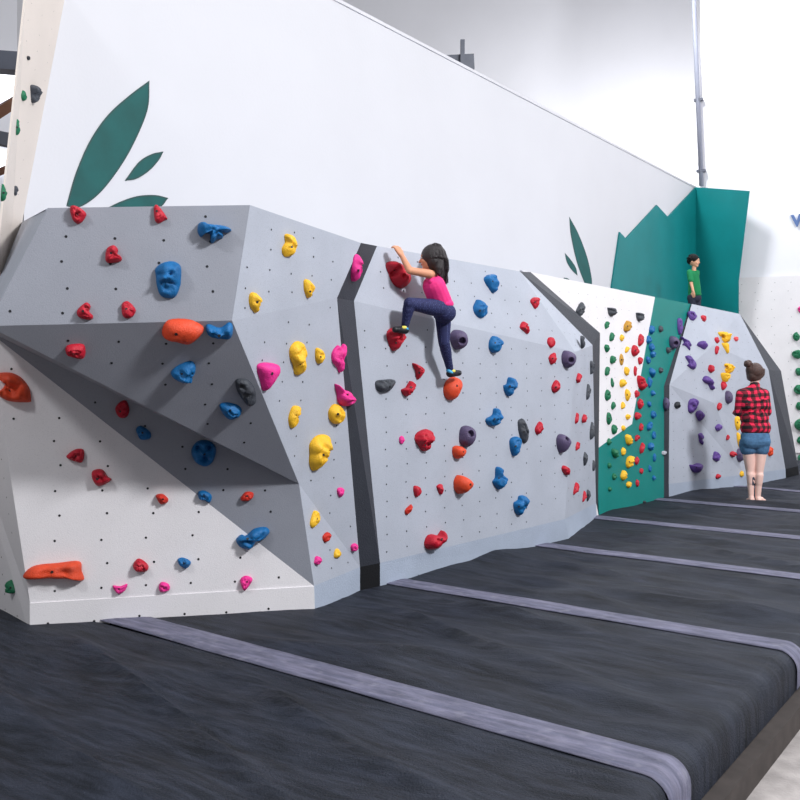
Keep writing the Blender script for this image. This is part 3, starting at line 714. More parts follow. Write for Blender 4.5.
hold('red', [(574.4,420),(577.5,413),(580,415),(575.6,423.8)], .6, zone=HE)
hold('red', [(580.6,418.8),(586,414.4),(587.9,417),(583,423)], .6, zone=HE)
hold('grey', [(587.5,431),(593.8,422.5),(596,425),(593.8,433.8),(588.8,439.4)], .5, zone=HE)
hold('pink', ell(402,440,5.5,7.5), .6, label='tiny pink hold alone left of the red face-like hold', zone=HL)
hold('red', [(415,437.5),(418.8,431.9),(428.8,429.4),(434.4,433.8),(432.5,440),(429.4,450),(424.4,451),(418.8,445)], .55, (425.5,445), [(419,437,2.4,-.3),(429,437,2.4,-.35),(424,439,2.5,.3),(425,445,3,-.3)], 'large red skull-like hold in the middle of the lower wall', zone=HL)
hold('mauve', [(460,435),(462.5,427.5),(470,426),(475.6,431),(475,440),(468,447.5),(461,442.5)], .75, pocket=(471.5,433.5,3), label='round mauve pocket hold above the small orange knob', zone=HL, bolts=False, rough=.01)
hold('orange', [(453,447.5),(458.8,445.6),(465,448.8),(465.6,453),(460,458.8),(453.8,455.6)], .75, (463.5,452), label='small orange knob hold beneath a mauve pocket hold', zone=HL, rough=.02)
hold('mauve', [(557.5,437.5),(562.5,434),(570,438.8),(570,445),(562.5,453),(557.8,446)], .8, pocket=(568,439,2.2), label='lowest round mauve pocket hold, at the right of the middle wall', zone=HL, bolts=False, rough=.01)
hold('red', [(575,446),(578.8,441.9),(580.6,445),(575.6,450.6)], .6, zone=HE)
hold('grey', [(582.5,456),(585.6,451.9),(589.4,458.8),(585.6,466),(582.5,460.6)], .5, zone=HE)
hold('grey', [(591,465),(593.8,460),(596,465),(595.6,470.6),(591.9,470.6)], .5, zone=HE)
hold('red', [(562,467),(565,465.4),(571,471),(570,475.6),(565.6,474.4),(562.5,470)], .6, zone=HL)
hold('red', [(572.5,490),(578,483),(579.6,485.6),(573,494.4)], .6, zone=HE)
hold('grey', [(586,489.4),(591,492),(591,497),(587.5,501.5),(585.5,496)], .5, zone=HE)
hold('red', [(581.9,498.8),(585,491),(587,494),(582.5,501.9)], .6, zone=HE)
hold('orange', [(455,480),(460,475),(468.8,478.8),(472.9,484.4),(468.8,490),(461,493.8),(455.6,488.8)], .8, (470.5,484.5), label='large orange cone-shaped hold on the lower middle wall', zone=HL, rough=.02)
hold('red', [(413.5,486),(420.6,487.5),(421.5,494.4),(415.6,496.9)], .6, zone=HL)
hold('red', [(436.6,485.6),(442.5,484.4),(443,493),(440.6,494.8),(438,490)], .6, zone=HL)
hold('rust', [(405,510),(408.8,507),(412.9,505),(411,511.9),(406,514.4)], .6, label='small orange-red hold below two small red ones near the kickboard', zone=HL)
hold('blue', [(493,481),(496,477.5),(497,468),(501,467.5),(503.8,475),(507,480),(501,489.5),(496,486)], .6, zone=HL)
hold('blue', [(514,502.5),(518.8,500),(520.8,496),(527.5,497.5),(527,507.5),(521,515.5),(515.5,511)], .6, (520,507), zone=HL)
hold('red', [(425,542),(428,535),(434,534),(439.5,536.5),(445,532),(448.5,537),(446,542.5),(440,545),(435,549),(428,547.5)], .7, (442,539), [(432,541,5,.2),(444,538,4,.2),(439.5,541,2.4,-.35)], 'red double-ball hold just above the middle kickboard', zone=HL, rough=.02)
# columns of holds on the white and teal wall
def column(col, rows, zone_label, kind='blob'):
    for r_ in rows:
        x, y, w, h = r_[:4]; rot = r_[4] if len(r_) > 4 else .12
        c = r_[5] if len(r_) > 5 else col
        o = hold(c, ell(x, y, w, h, rot, 'blob'), .55, zone=('white part of the white and teal wall' if inwhite(x, y) else 'teal part of the white and teal wall'))
        HOLDS[-1] = HOLDS[-1][:2]+('column:'+zone_label,)+HOLDS[-1][3:]
def inwhite(x, y): return in_poly((x, y), [(522,270),(655,297),(632,424),(596,450),(593,345)])
for x, y, w, h, lb_ in ((612,312,10,8.5,'left'), (640,317,9,8.5,'right')):
    hold('grey', [(x-w/2,y-h/2+1),(x-w/2+1,y-h/2),(x+w/2-1,y-h/2),(x+w/2,y-h/2+1.5),(x+w/3,y+h/3),(x,y+h/2),(x-w/3,y+h/3)], .6, feats=[(x-1.5,y-1.5,1.5,-.6),(x+1.5,y-1.5,1.5,-.6)], label='dark grey cup-shaped hold, %s of the pair at the top of the white panel' % lb_, zone='white part of the white and teal wall')
column('green', [(607,325,5,8,.5),(612,337,6,10,.3),(607,348,5.5,8,-.2),(613,359.5,6.5,9,.2),(607.5,371,5,10,.3),(612.5,382.5,3.8,10,-.1),(608,395,7,12,.2),(613.5,405.5,5,8,.4),(609.5,418.5,6,13,0),(614.5,429,7,10,0),(609,442,5,7,0),(615,453,7,11,-.4),(609.5,465.5,4.5,6,0),(614.5,476.5,5,7,0),(610,489,5,5,0)], 'green')
column('yellow', [(627.5,326.5,8,12,.5,'brown'),(622,338,5,7,0),(627,349.5,4,7,.5),(621.5,359.5,5,11,0,'brown'),(627,371,6.5,8.5,0),(623,383,7,9,.5),(627.5,394.5,6,12,0),(623,405.5,4.5,7.5,.3),(628,417,5.5,6,.7),(623.5,428,5,6,0),(629,439.5,8,13,-.5),(623.5,451.5,5,8,0),(630,462,8,13.5,.5),(624,475,7.5,10,.2),(629,484.5,5.5,6.5,.7)], 'yellow')
column('red', [(641,340,6.5,12,.3),(635,350.5,8,12,0),(640.5,361,5.5,7.5,0),(635.5,371,4,10,0),(641.5,383,9,15,-.5),(637,394,5.5,7.5,0),(640.5,404,7,10,0),(637.5,416,7,8,0),(641.5,427,5,8,.3),(637,438,4.5,7,.5),(642,448,5,10.5,.4),(637,461,5,8.5,.2),(641.5,471,4.5,6,0),(637.5,483,4.5,7.5,.1)], 'red')
column('blue', [(652,329.5,6,9,.2),(649,340,6,8,0),(652,347,7,8,0),(653,354.5,6.5,7,0),(648.5,360.5,5,8,-.2),(652.5,372.5,7,11,-.5),(650,382.5,5,11,0),(653,393.5,5,6,0),(649.5,404,5,6,0),(653.5,414.5,6,7.5,0),(650,426,5.5,9.5,.6),(654,435.5,5,8,0),(651,446.5,7,8,0),(654.5,457.5,4,8,.1),(650,468.5,4,7,0),(654,478,4,5,0)], 'blue')
column('grey', [(661,329,6,6.5,0),(668.5,350,6,6,0),(661,370,5.5,6,0)], 'grey')
TZ = 'teal part of the white and teal wall'
hold('purple', [(677,320),(681,318),(684,322),(683,329),(679.5,335),(677,330)], .5, label='upper purple hold on the teal panel beside its dark edge strip', zone=TZ)
hold('mauve', [(670,338),(674,336),(679,342),(678,348),(672,348.5),(669.5,343)], .8, pocket=(676.5,343.5,2.2), label='round mauve pocket hold on the teal panel', zone=TZ, bolts=False, rough=.01)
hold('mauve', ell(666,404,8.5,13,0,'round'), .7, label='round mauve hold on the dark strip right of the teal panel', zone='charcoal strip right of the teal wall', rough=.01)
hold('pale', ell(664,453,7,4.5), .7, label='small pale grey hold low on the dark strip right of the teal panel', zone='charcoal strip right of the teal wall')
hold('black', ell(644.5,502.5,3.5,3.5), .7, label='tiny black knob at the foot of the teal panel', zone=TZ)
# right volume
KU = 'upper right grey wall'; KL = 'lower right grey wall'
hold('purple', [(689,312),(693,310.5),(697,316),(693,320.5),(689.5,319)], .5, pocket=(692.5,314,1.6), zone=KU)
hold('purple', [(683,336),(686,338),(689,341),(691,346),(688.5,346.5),(688.5,350.5),(685.5,346),(682.5,344.5),(685,341.5)], .5, zone=KU)
hold('purple', [(697.5,344.5),(702,340.5),(707.5,341),(706,344),(707.5,346),(704,349.5),(700,347)], .5, zone=KU)
hold('purple', [(688,355.5),(693,355.5),(696.5,364),(694,369),(690,368),(687,365),(689.5,363)], .5, zone=KU)
hold('purple', [(703.5,379),(707.5,375.5),(711.5,380),(712.5,386),(714.5,389.5),(711,389),(709,384),(705,382)], .5, label='purple hook-shaped hold with a tail on the upper right wall', zone=KU)
hold('purple', [(689,401),(694,398.5),(699,401),(697,407),(694,413),(689,411.5)], .5, zone=KL, feats=[(693,405,2,-.4)])
hold('purple', [(696,412.5),(701,410.5),(705,416),(701,421.5),(697.5,418)], .5, zone=KL)
hold('purple', ell(719,427.5,6.5,8,.5), .5, zone=KL)
hold('purple', [(698.5,434),(702.5,433),(704,438),(702,441),(703.5,445),(700,442.5),(699,438)], .5, zone=KL)
hold('purple', ell(717,456.5,8,10), .5, zone=KL)
hold('purple', [(690,464.5),(694,464.5),(700,463.5),(703.5,466.5),(699,473),(693,471)], .7, label='largest purple hold low on the right wall', zone=KL, rough=.02)
hold('mauve', ell(729,397,7,13,0,'round'), .7, label='round mauve hold at the left shoulder of the standing woman', zone=KU, rough=.01)
hold('mauve', ell(740.5,455,8,13,0,'round'), .7, label='round mauve hold beside the standing woman\'s shorts', zone=KL, rough=.01)
for a_ in ((704,318,5.5,8,KU),(717,340,5,7,KU),(717,350,4,9,KU),(711.5,368.5,6,9,KU),(724,386,6,9,KU),(719.5,406.5,5,8,KL),(728,437.5,3.5,6,KL),(733.5,454,7,5.5,KL),(718.5,476.5,5.5,5,KL)):
    hold('red', ell(a_[0], a_[1], a_[2], a_[3], .2), .6, zone=a_[4])
hold('coral', ell(736,339,4.5,5), .6, label='single tiny coral hold high on the right wall', zone=KU)
hold('orange', ell(770.5,451.5,6.5,9,0), .6, label='orange-red hold right of the standing woman\'s shorts', zone=KL)
hold('yellow', [(720,331.5),(728,331.5),(729,337),(728.5,342),(723,342),(721,337)], .7, label='topmost yellow hold on the right wall, blocky with a dark hole', zone=KU, pocket=(723,337,1.8), bolts=False)
hold('yellow', [(723,342.5),(729,343),(728.5,349),(727,353.5),(724.5,349)], .7, label='yellow tapering hold hanging under the topmost yellow block', zone=KU)
hold('yellow', [(726,363.5),(731,364),(734,368.5),(731.5,372.5),(727,373),(725,368)], .7, label='yellow blocky hold in the middle of the upper right wall', zone=KU, pocket=(726.5,367.5,1.7), bolts=False)
hold('yellow', [(722,373),(728,372.5),(731,374),(727,381),(724,382.5),(722,378)], .7, label='yellow lumpy hold just below the middle yellow block', zone=KU)
hold('yellow', [(735,418),(739.5,416.5),(740,423),(738,431),(735,425)], .7, label='yellow hold peeking out left of the woman\'s shirt', zone=KL)
hold('yellow', [(737,433),(741,434),(742.5,442),(741,448.5),(738,444)], .7, label='yellow hold left of the woman\'s hip', zone=KL)
hold('yellow', ell(742,474,4,6), .6, label='tiny yellow hold near the woman\'s calf', zone=KL)
hold('black', ell(677.5,405,6,7.5,.3), .6, label='small black hold at the left edge of the right wall', zone=KL)
# white end panel: column of green holds at the right edge
EZ = 'white wall at the right edge'
for a_ in ((796,336.5,6.5,8.5),(797.5,354,11,8.5),(799,371.5,8,8),(798.5,389,10,10),(800,406,9,8),(801,425,13,12),(801,440.5,9,8),(802,459,10,8)):
    hold('green', ell(*a_), .6, zone=EZ)
hold('pink', ell(801,309.5,6.5,7), .6, label='pink hold cut by the right edge above the green column', zone=EZ)
# cream wall
CZ = 'cream leaning wall at the left'
hold('grey', [(29.7,87.7),(33,85),(42.9,88.6),(41,95.6),(37,103.5),(33,100),(32.8,94.7)], .55, (36,93), [(35.5,95,3,-.35)], 'large grey wedge hold high on the cream wall', zone=CZ)
hold('green', ell(24,96,6,10,.2), .6, zone=CZ)
hold('green', ell(17.5,128,6,16,.1), .6, zone=CZ)
hold('green', ell(3.5,193,6,17,.15), .6, zone=CZ)
hold('grey', ell(16,190.5,4.8,10,.1), .6, label='small grey crescent hold low on the cream wall', zone=CZ)
hold('black', ell(28.5,58,4,4), .6, label='tiny black knob above the grey wedge on the cream wall', zone=CZ)
# labels: what each hold looks like, then the nearest thing that sets it apart
ORD = ['topmost', 'second', 'third', 'fourth', 'fifth', 'sixth', 'seventh', 'eighth', 'ninth', 'tenth', 'eleventh', 'twelfth', 'thirteenth', 'fourteenth', 'fifteenth', 'sixteenth']
CN = {'rust': 'orange-red', 'brown': 'brownish yellow', 'coral': 'coral', 'pale': 'pale grey'}
groups = {}
for h in HOLDS:
    if not h[5]: groups.setdefault((h[1] if not h[2].startswith('column') else '', h[2]), []).append(h)
for (colr, zn), hs in groups.items():
    hs.sort(key=lambda h: h[4])
    for i, h in enumerate(hs):
        cname = CN.get(h[1], h[1]); kd = (h[6]+' ') if h[6] else ''
        if zn.startswith('column:'):
            k = zn.split(':')[1]
            if k == 'grey': lbl = '%s small grey hold from the top on the teal panel' % ORD[i]
            else: lbl = '%s hold, %s from the top of the %s column on the white-teal wall' % (cname, ORD[i], k)
            lbl = lbl.replace('topmost small', 'topmost of the small').replace('grey hold from the top on', 'grey hold from the top on').replace('topmost from the top', 'topmost')
        elif len(hs) == 1: lbl = '%s%s hold, the only plain %s one on the %s' % (kd, cname, cname, zn)
        else:
            cn2 = cname.split()[-1]
            pos = 'topmost '+cn2+' one' if i == 0 else ('lowest '+cn2+' one' if i == len(hs)-1 else ORD[i]+' '+cn2+' one down')
            lbl = '%s%s hold, %s on the %s' % (kd, cname, pos, zn)
        h[0]['label'] = lbl
for h in HOLDS:
    if h[5]: h[0]['label'] = h[5]
    zn = h[2]
    if zn.startswith('column:'): g = zn.split(':')[1]+' holds in a column on the white and teal wall'
    else: g = 'climbing holds on the '+zn
    h[0]['group'] = g
for h in HOLDS:
    w_ = h[0]['label'].split()
    if len(w_) > 16 or len(w_) < 4: print('LABEL LENGTH', len(w_), h[0]['label'])
ls = [h[0]['label'] for h in HOLDS]
for l_ in sorted(set(ls)):
    if ls.count(l_) > 1: print('DUP', l_)
# ------------------------------------------------------------------ people
SKIN1 = mat('warm_tan_skin', (214,150,118), .55, .05, 20., .05, 200)
SKIN2 = mat('pale_pink_skin', (236,196,184), .55, .04, 20., .05, 200)
SKIN3 = mat('light_brown_skin', (222,168,136), .55, .05, 20., .05, 200)
HAIR1 = mat('dark_brown_hair', (34,26,30), .42, .35, 60., .5, 300, .6, stretch=(3,3,.3))
HAIR2 = mat('brown_hair', (72,48,42), .42, .35, 60., .5, 300, .5)
HAIR3 = mat('black_hair', (12,10,12), .65, .3, 60., .5, 300, .25)
PINKF = mat('pink_top_cloth', (232,48,128), .75, .08, 12., .3, 60)
GREENF = mat('green_tshirt_cloth', (10,124,74), .8, .10, 10., .4, 30)
DARKF = mat('dark_trouser_cloth', (38,40,58), .8, .12, 20., .3, 60)
DENIM = mat('blue_denim', (72,110,146), .85, .22, 26., .5, 90)
DENIMH = mat('pale_denim_hem', (140,170,192), .85, .15, 40., .5, 90)
SHOEB = mat('black_shoe_rubber', (26,28,34), .5, .1, 20.)
SHOEY = mat('yellow_shoe_band', (228,214,90), .5, .05, 20.)
SHOEC = mat('light_blue_shoe_band', (70,160,206), .5, .05, 20.)
EYEW = mat('eye_white', (236,232,230), .3, .01, 5.); EYED = mat('dark_eye', (28,20,20), .2, .01, 5.)
LIP = mat('lip_colour', (188,96,92), .5, .03, 5.)
TATTOO = mat('dark_tattoo_ink', (58,66,82), .6, .2, 30.)
def leg_mat():
    m = mat('navy_patterned_leggings', (32,37,80), .8, .1, 20., .2, 100)
    nt = m.node_tree; N = nt.nodes; L = nt.links; b = N['Principled BSDF']
    src = b.inputs['Base Color'].links[0].from_socket
    tc = N.new('ShaderNodeTexCoord'); vo = N.new('ShaderNodeTexVoronoi'); vo.inputs['Scale'].default_value = 95; vo.inputs['Randomness'].default_value = .15
    L.new(tc.outputs['Object'], vo.inputs['Vector'])
    cr = N.new('ShaderNodeValToRGB'); cr.color_ramp.elements[0].position = .22; cr.color_ramp.elements[0].color = (1,1,1,1); cr.color_ramp.elements[1].position = .34; cr.color_ramp.elements[1].color = (0,0,0,1)
    L.new(vo.outputs['Distance'], cr.inputs[0])
    mx = N.new('ShaderNodeMix'); mx.data_type = 'RGBA'; L.new(cr.outputs[0], mx.inputs[0]); L.new(src, mx.inputs[6]); mx.inputs[7].default_value = srgb((78,86,132))
    L.new(mx.outputs[2], b.inputs['Base Color']); return m
LEGG = leg_mat()
def plaid_mat():
    m = bpy.data.materials.new('red_black_plaid_flannel'); m.use_nodes = True; nt = m.node_tree; N = nt.nodes; L = nt.links; b = N['Principled BSDF']
    b.inputs['Roughness'].default_value = .85
    tc = N.new('ShaderNodeTexCoord'); nz = N.new('ShaderNodeTexNoise'); nz.inputs['Scale'].default_value = 5
    L.new(tc.outputs['Object'], nz.inputs['Vector'])
    ad = N.new('ShaderNodeVectorMath'); ad.operation = 'MULTIPLY_ADD'; ad.inputs[1].default_value = (.05,.05,.05); L.new(nz.outputs['Color'], ad.inputs[0]); L.new(tc.outputs['Object'], ad.inputs[2])
    sp = N.new('ShaderNodeSeparateXYZ'); L.new(ad.outputs[0], sp.inputs[0])
    def band(sock, off):
        a = N.new('ShaderNodeMath'); a.operation = 'MULTIPLY_ADD'; a.inputs[1].default_value = 2*math.pi/.072; a.inputs[2].default_value = off; L.new(sock, a.inputs[0])
        s_ = N.new('ShaderNodeMath'); s_.operation = 'SINE'; L.new(a.outputs[0], s_.inputs[0])
        g = N.new('ShaderNodeMath'); g.operation = 'GREATER_THAN'; g.inputs[1].default_value = -.05; L.new(s_.outputs[0], g.inputs[0]); return g.outputs[0]
    sm = N.new('ShaderNodeMath'); sm.operation = 'ADD'; L.new(sp.outputs['X'], sm.inputs[0]); L.new(sp.outputs['Y'], sm.inputs[1])
    a = band(sm.outputs[0], .4); c = band(sp.outputs['Z'], 0)
    t = N.new('ShaderNodeMath'); t.operation = 'ADD'; L.new(a, t.inputs[0]); L.new(c, t.inputs[1])
    h = N.new('ShaderNodeMath'); h.operation = 'MULTIPLY'; h.inputs[1].default_value = .5; L.new(t.outputs[0], h.inputs[0])
    cr = N.new('ShaderNodeValToRGB'); cr.color_ramp.interpolation = 'CONSTANT'
    cr.color_ramp.elements[0].color = srgb((236,36,78)); cr.color_ramp.elements[0].position = 0
    cr.color_ramp.elements[1].color = srgb((22,16,22)); cr.color_ramp.elements[1].position = .9
    e = cr.color_ramp.elements.new(.3); e.color = srgb((120,18,40))
    L.new(h.outputs[0], cr.inputs[0]); L.new(cr.outputs[0], b.inputs['Base Color']); return m
PLAID = plaid_mat()

def capsule(bm, a, b, ra, rb, seg=16):
    d = b-a; ln = max(d.length, 1e-4); z = d/ln
    x = z.orthogonal().normalized(); y = z.cross(x)
    prof = [(-math.cos(t)*ra, math.sin(t)*ra) for t in [math.pi/2*k/5 for k in range(1, 6)]]+[(ln+math.sin(t)*rb, math.cos(t)*rb) for t in [math.pi/2*k/5 for k in range(0, 5)]]
    rings = [[bm.verts.new(a+z*h+(x*math.cos(2*math.pi*i/seg)+y*math.sin(2*math.pi*i/seg))*r) for i in range(seg)] for h, r in prof]
    for p, q in zip(rings, rings[1:]):
        for i in range(seg): bm.faces.new((p[i], p[(i+1) % seg], q[(i+1) % seg], q[i]))
    for ring, tip, s in ((rings[0], a-z*ra, -1), (rings[-1], b+z*rb, 1)):
        v = bm.verts.new(tip)
        for i in range(seg):
            f = (ring[i], ring[(i+1) % seg], v); bm.faces.new(f if s > 0 else f[::-1])
def ellipsoid(bm, c, rad, R=None):
    M = Matrix.Translation(c) @ ((R.to_4x4()) if R else Matrix()) @ Matrix.Diagonal((rad[0], rad[1], rad[2], 1))
    bmesh.ops.create_uvsphere(bm, u_segments=20, v_segments=12, radius=1, matrix=M)
def fuse(name, bm, m, parent, voxel, smooth=4, post=None):
    """grow the joined shapes into one continuous smooth surface"""
    bmesh.ops.recalc_face_normals(bm, faces=bm.faces[:])
    me = bpy.data.meshes.new(name); bm.to_mesh(me); bm.free()
    o = bpy.data.objects.new(name, me); C.objects.link(o)
    md = o.modifiers.new('r', 'REMESH'); md.mode = 'VOXEL'; md.voxel_size = voxel; md.use_smooth_shade = True
    if smooth: s_ = o.modifiers.new('s', 'SMOOTH'); s_.factor = .5; s_.iterations = smooth
    me2 = bpy.data.meshes.new_from_object(o.evaluated_get(bpy.context.evaluated_depsgraph_get()))
    bpy.data.objects.remove(o); me2.name = name
    if parent: me2.transform(Matrix.Translation(-parent.location))
    if post: post(me2)
    for p in me2.polygons: p.use_smooth = True
    return link(name, me2, m, parent)
def plain(name, bm, m, parent):
    return obj(name, bm, m, parent, smooth=True)
def frame(f, up):
    f = f.normalized(); r_ = f.cross(up).normalized(); u_ = r_.cross(f).normalized()
    return f, r_, u_, Matrix((r_, f, u_)).transposed()            # columns: right, forward, up
def head_shapes(bm, c, f, up, R):
    f, r_, u_, M = frame(f, up)
    ellipsoid(bm, c+u_*R*.12-f*R*.06, (R*.80, R*.98, R*.92), M)          # cranium
    ellipsoid(bm, c+f*R*.32-u_*R*.28, (R*.60, R*.56, R*.66), M)          # face
    ellipsoid(bm, c+f*R*.52-u_*R*.80, (R*.30, R*.28, R*.22), M)          # chin
    ellipsoid(bm, c+f*R*.30-u_*R*.62, (R*.50, R*.48, R*.32), M)          # jaw
    capsule(bm, c+f*R*.84+u_*R*.02, c+f*R*1.0-u_*R*.26, R*.07, R*.11, 10)  # nose
    for s in (-1, 1):
        ellipsoid(bm, c+r_*s*R*.80-f*R*.02-u_*R*.10, (R*.08, R*.17, R*.24), M)   # ears
        ellipsoid(bm, c+r_*s*R*.36+f*R*.66-u_*R*.30, (R*.20, R*.16, R*.20), M)   # cheeks
    ellipsoid(bm, c+f*R*.80+u_*R*.22, (R*.44, R*.10, R*.09), M)          # brow
def face_parts(parent, c, f, up, R, brow_m):
    f, r_, u_, M = frame(f, up)
    for s in (-1, 1):
        bm = bmesh.new(); e = c+r_*s*R*.33+f*R*.82+u_*R*.03; ellipsoid(bm, e, (R*.10, R*.06, R*.05), M); ey = plain('eye', bm, EYEW, parent)
        bm = bmesh.new(); ellipsoid(bm, e+f*R*.055, (R*.058, R*.035, R*.062), M)
        pu = plain('iris', bm, EYED, None); pu.parent = ey; pu.data.transform(Matrix.Translation(-parent.location))
        bm = bmesh.new(); capsule(bm, e+u_*R*.20+f*R*.07-r_*s*R*.14, e+u_*R*.21+f*R*.03+r_*s*R*.16, R*.03, R*.02, 8); plain('eyebrow', bm, brow_m, parent)
    bm = bmesh.new(); ellipsoid(bm, c+f*R*.84-u_*R*.50, (R*.20, R*.07, R*.055), M); plain('mouth', bm, LIP, parent)
def hand_shapes(bm, w, d, pn, S, curl=.5, side=1):
    """hand from the wrist w along d, palm facing pn, S = hand length, fingers curled towards the palm"""
    d = d.normalized(); pn = (pn-d*pn.dot(d)).normalized(); sd = d.cross(pn)*side
    fr = S*.062
    for k in range(4):
        off = (k-1.5)*S*.125
        kn = w+d*S*.48+sd*off
        capsule(bm, w+sd*off*.5+d*S*.04, kn, S*.13, S*.095, 10)
        L_ = S*(.42, .50, .47, .36)[k]; a = curl*1.1
        d1 = d*math.cos(a*.5)+pn*math.sin(a*.5); d2 = d*math.cos(a*1.5)+pn*math.sin(a*1.5); d3 = d*math.cos(a*2.3)+pn*math.sin(a*2.3)
        p1 = kn+d1*L_*.45; p2 = p1+d2*L_*.32; p3 = p2+d3*L_*.2
        capsule(bm, kn, p1, fr*1.1, fr, 8); capsule(bm, p1, p2, fr, fr*.95, 8); capsule(bm, p2, p3, fr*.95, fr*.8, 8)
    t0 = w+d*S*.14-sd*S*.15; t1 = t0+(d*.6-sd*.75+pn*.2).normalized()*S*.24; t2 = t1+(d*.9-sd*.2+pn*.4).normalized()*S*.2
    capsule(bm, t0, t1, fr*1.4, fr*1.1, 8); capsule(bm, t1, t2, fr*1.1, fr*.85, 8)
def tubes(bm, pts, r0, r1, seg=6):
    for i in range(len(pts)-1):
        a = r0+(r1-r0)*i/(len(pts)-1); b = r0+(r1-r0)*(i+1)/(len(pts)-1); capsule(bm, pts[i], pts[i+1], a, b, seg)

# --- girl climbing the middle wall
nJ = nH
def J(px, py, off): return onplane(px, py, l0+nJ*off*.84, nJ)
dH = Vector((0,0,1)).cross(nJ).normalized()
if dH.x < 0: dH = -dH
g = empty('person', J(443, 309, .20)); tag(g, 'climbing child with long dark hair in a pink tank top and navy leggings', 'person')
pel, che, nek, hd = J(441,306,.19), J(434,286,.20), J(434,274,.20), J(432,258.5,.19)
shL, elL, wrL = J(429.5,274,.235), J(409.5,270.5,.14), J(401.5,255,.055)
shR, elR, wrR = J(441,277,.13), J(437,268,.08), J(433,262,.04)
hiL, knL, anL = J(437.5,308,.22), J(409.5,303.5,.17), J(405,326,.115)
hiR, knR, anR = J(443,312,.15), J(444,342,.17), J(449.8,369,.12)
ff = (-dH*.62-nJ*.78).normalized(); up = Vector((0,0,1))
bm = bmesh.new(); head_shapes(bm, hd, ff, up, .088)
capsule(bm, nek+Vector((0,0,-.02)), hd-up*.04, .032, .034)
capsule(bm, che, nek-up*.03, .07, .045); capsule(bm, pel, che, .072, .07); capsule(bm, shL, shR, .030, .030)
for a_, b_, c_h, hdv in ((shL, elL, wrL, None), (shR, elR, wrR, None)):
    capsule(bm, a_, b_, .032, .026); capsule(bm, b_, c_h, .027, .018)
hand_shapes(bm, wrL, (J(397.5,248.5,.02)-wrL), -nJ, .115, .55, 1)
hand_shapes(bm, wrR, (J(430,256,.0)-wrR), -nJ, .095, .5, -1)
for h_, k_n, a_n in ((hiL, knL, anL), (hiR, knR, anR)):
    capsule(bm, h_, k_n, .050, .036); capsule(bm, k_n, a_n, .036, .022); capsule(bm, k_n*.7+a_n*.3, k_n*.45+a_n*.55, .033, .030)
fL = [J(405,330,.115), J(395,329.5,.10)]; fR = [J(450,373.5,.13), J(459,373,.12)]
capsule(bm, anL, fL[0], .022, .02); capsule(bm, anR, fR[0], .022, .02)
body_g = fuse('body', bm, SKIN1, g, .0036, 4)
face_parts(g, hd, ff, up, .088, HAIR1)
bm = bmesh.new(); capsule(bm, pel+up*.02, che-up*.0, .083, .082); capsule(bm, che, che+up*.018, .080, .068); ellipsoid(bm, pel+up*.015, (.092,.088,.05))
capsule(bm, che+up*.03+(shL-shR)*.28, nek-up*.012+(shL-shR)*.26, .022, .014); capsule(bm, che+up*.03-(shL-shR)*.28, nek-up*.012-(shL-shR)*.26, .022, .014)
fuse('tank_top', bm, PINKF, g, .0045, 3)
bm = bmesh.new(); capsule(bm, pel-up*.005, pel+up*.02, .085, .082); ellipsoid(bm, (hiL+hiR)/2-ff*.03-up*.02, (.085,.085,.075))
for h_, k_n, a_n in ((hiL, knL, anL), (hiR, knR, anR)):
    capsule(bm, h_, k_n, .064, .043); capsule(bm, k_n, a_n, .043, .027); capsule(bm, k_n*.75+a_n*.25, k_n*.5+a_n*.5, .042, .037)
fuse('leggings', bm, LEGG, g, .0045, 4)
for f_, an in ((fL, anL), (fR, anR)):
    bm = bmesh.new(); capsule(bm, f_[0], f_[1], .030, .022); capsule(bm, f_[0]+up*.004, an*.5+f_[0]*.5, .028, .024)
    ax = (f_[1]-f_[0]).normalized(); ellipsoid(bm, f_[1]-ax*.02, (.030,.030,.022)); sh = fuse('climbing_shoe', bm, SHOEB, g, .004, 3)
    for k, (m_, q) in enumerate(((SHOEY, .28), (SHOEC, -.02))):
        bm = bmesh.new(); c = f_[0]+ax*(q*.07)+up*.012; ellipsoid(bm, c, (.031,.031,.017), Matrix.Rotation(.5*(1 if k else -.6), 3, 'Y'))
        bd = plain('shoe_band', bm, m_, None); bd.data.transform(Matrix.Translation(-g.location)); bd.parent = sh
f, r_, u_, M = frame(ff, up)
bm = bmesh.new(); R = .088
ellipsoid(bm, hd+u_*R*.20-f*R*.14, (R*.97, R*1.04, R*1.0), M); ellipsoid(bm, hd-u_*R*.22-f*R*.26, (R*.99, R*.84, R*.85), M)
ends = [J(438.5+8.0*k/5., 272+9*math.sin(k/5.*1.8), .275-.022*k) for k in range(6)]
mid0 = hd-f*R*.62-u_*R*.25
for k in range(6):
    q = mid0*.5+(hd-f*R*.45+r_*R*(-.7+.28*k)-u_*R*.2)*.5
    capsule(bm, q, ends[k]*.6+q*.4, .046, .034); capsule(bm, ends[k]*.6+q*.4, ends[k]-up*.005, .034, .016)
ha = fuse('hair', bm, HAIR1, g, .005, 2)
bm = bmesh.new(); rnd = random.Random(4)
for k in range(90):
    th = rnd.uniform(-1.9, 1.9); ph = rnd.uniform(.05, .9)
    d0 = (-f*math.cos(th)+r_*math.sin(th))
    s0 = hd+u_*R*.20-f*R*.20+(u_*math.cos(ph*.6)+d0*math.sin(ph*.6))*R*1.02
    s1 = hd+u_*R*.05-f*R*.25+(d0*.97-u_*.1*ph)*R*1.04
    e = ends[int((math.sin(-th*.5)+1)/2*5.99) % 6]
    s2_ = s1*.45+e*.55+d0*.022+Vector((rnd.uniform(-.008,.008),)*3); s3 = e+Vector((rnd.uniform(-.018,.018), rnd.uniform(-.018,.018), rnd.uniform(-.03,.02)))
    tubes(bm, [s0, (s0+s1)/2+d0*.012, s1, s1*.75+s2_*.25+d0*.004, s2_, s3], .0042, .0014, 5)
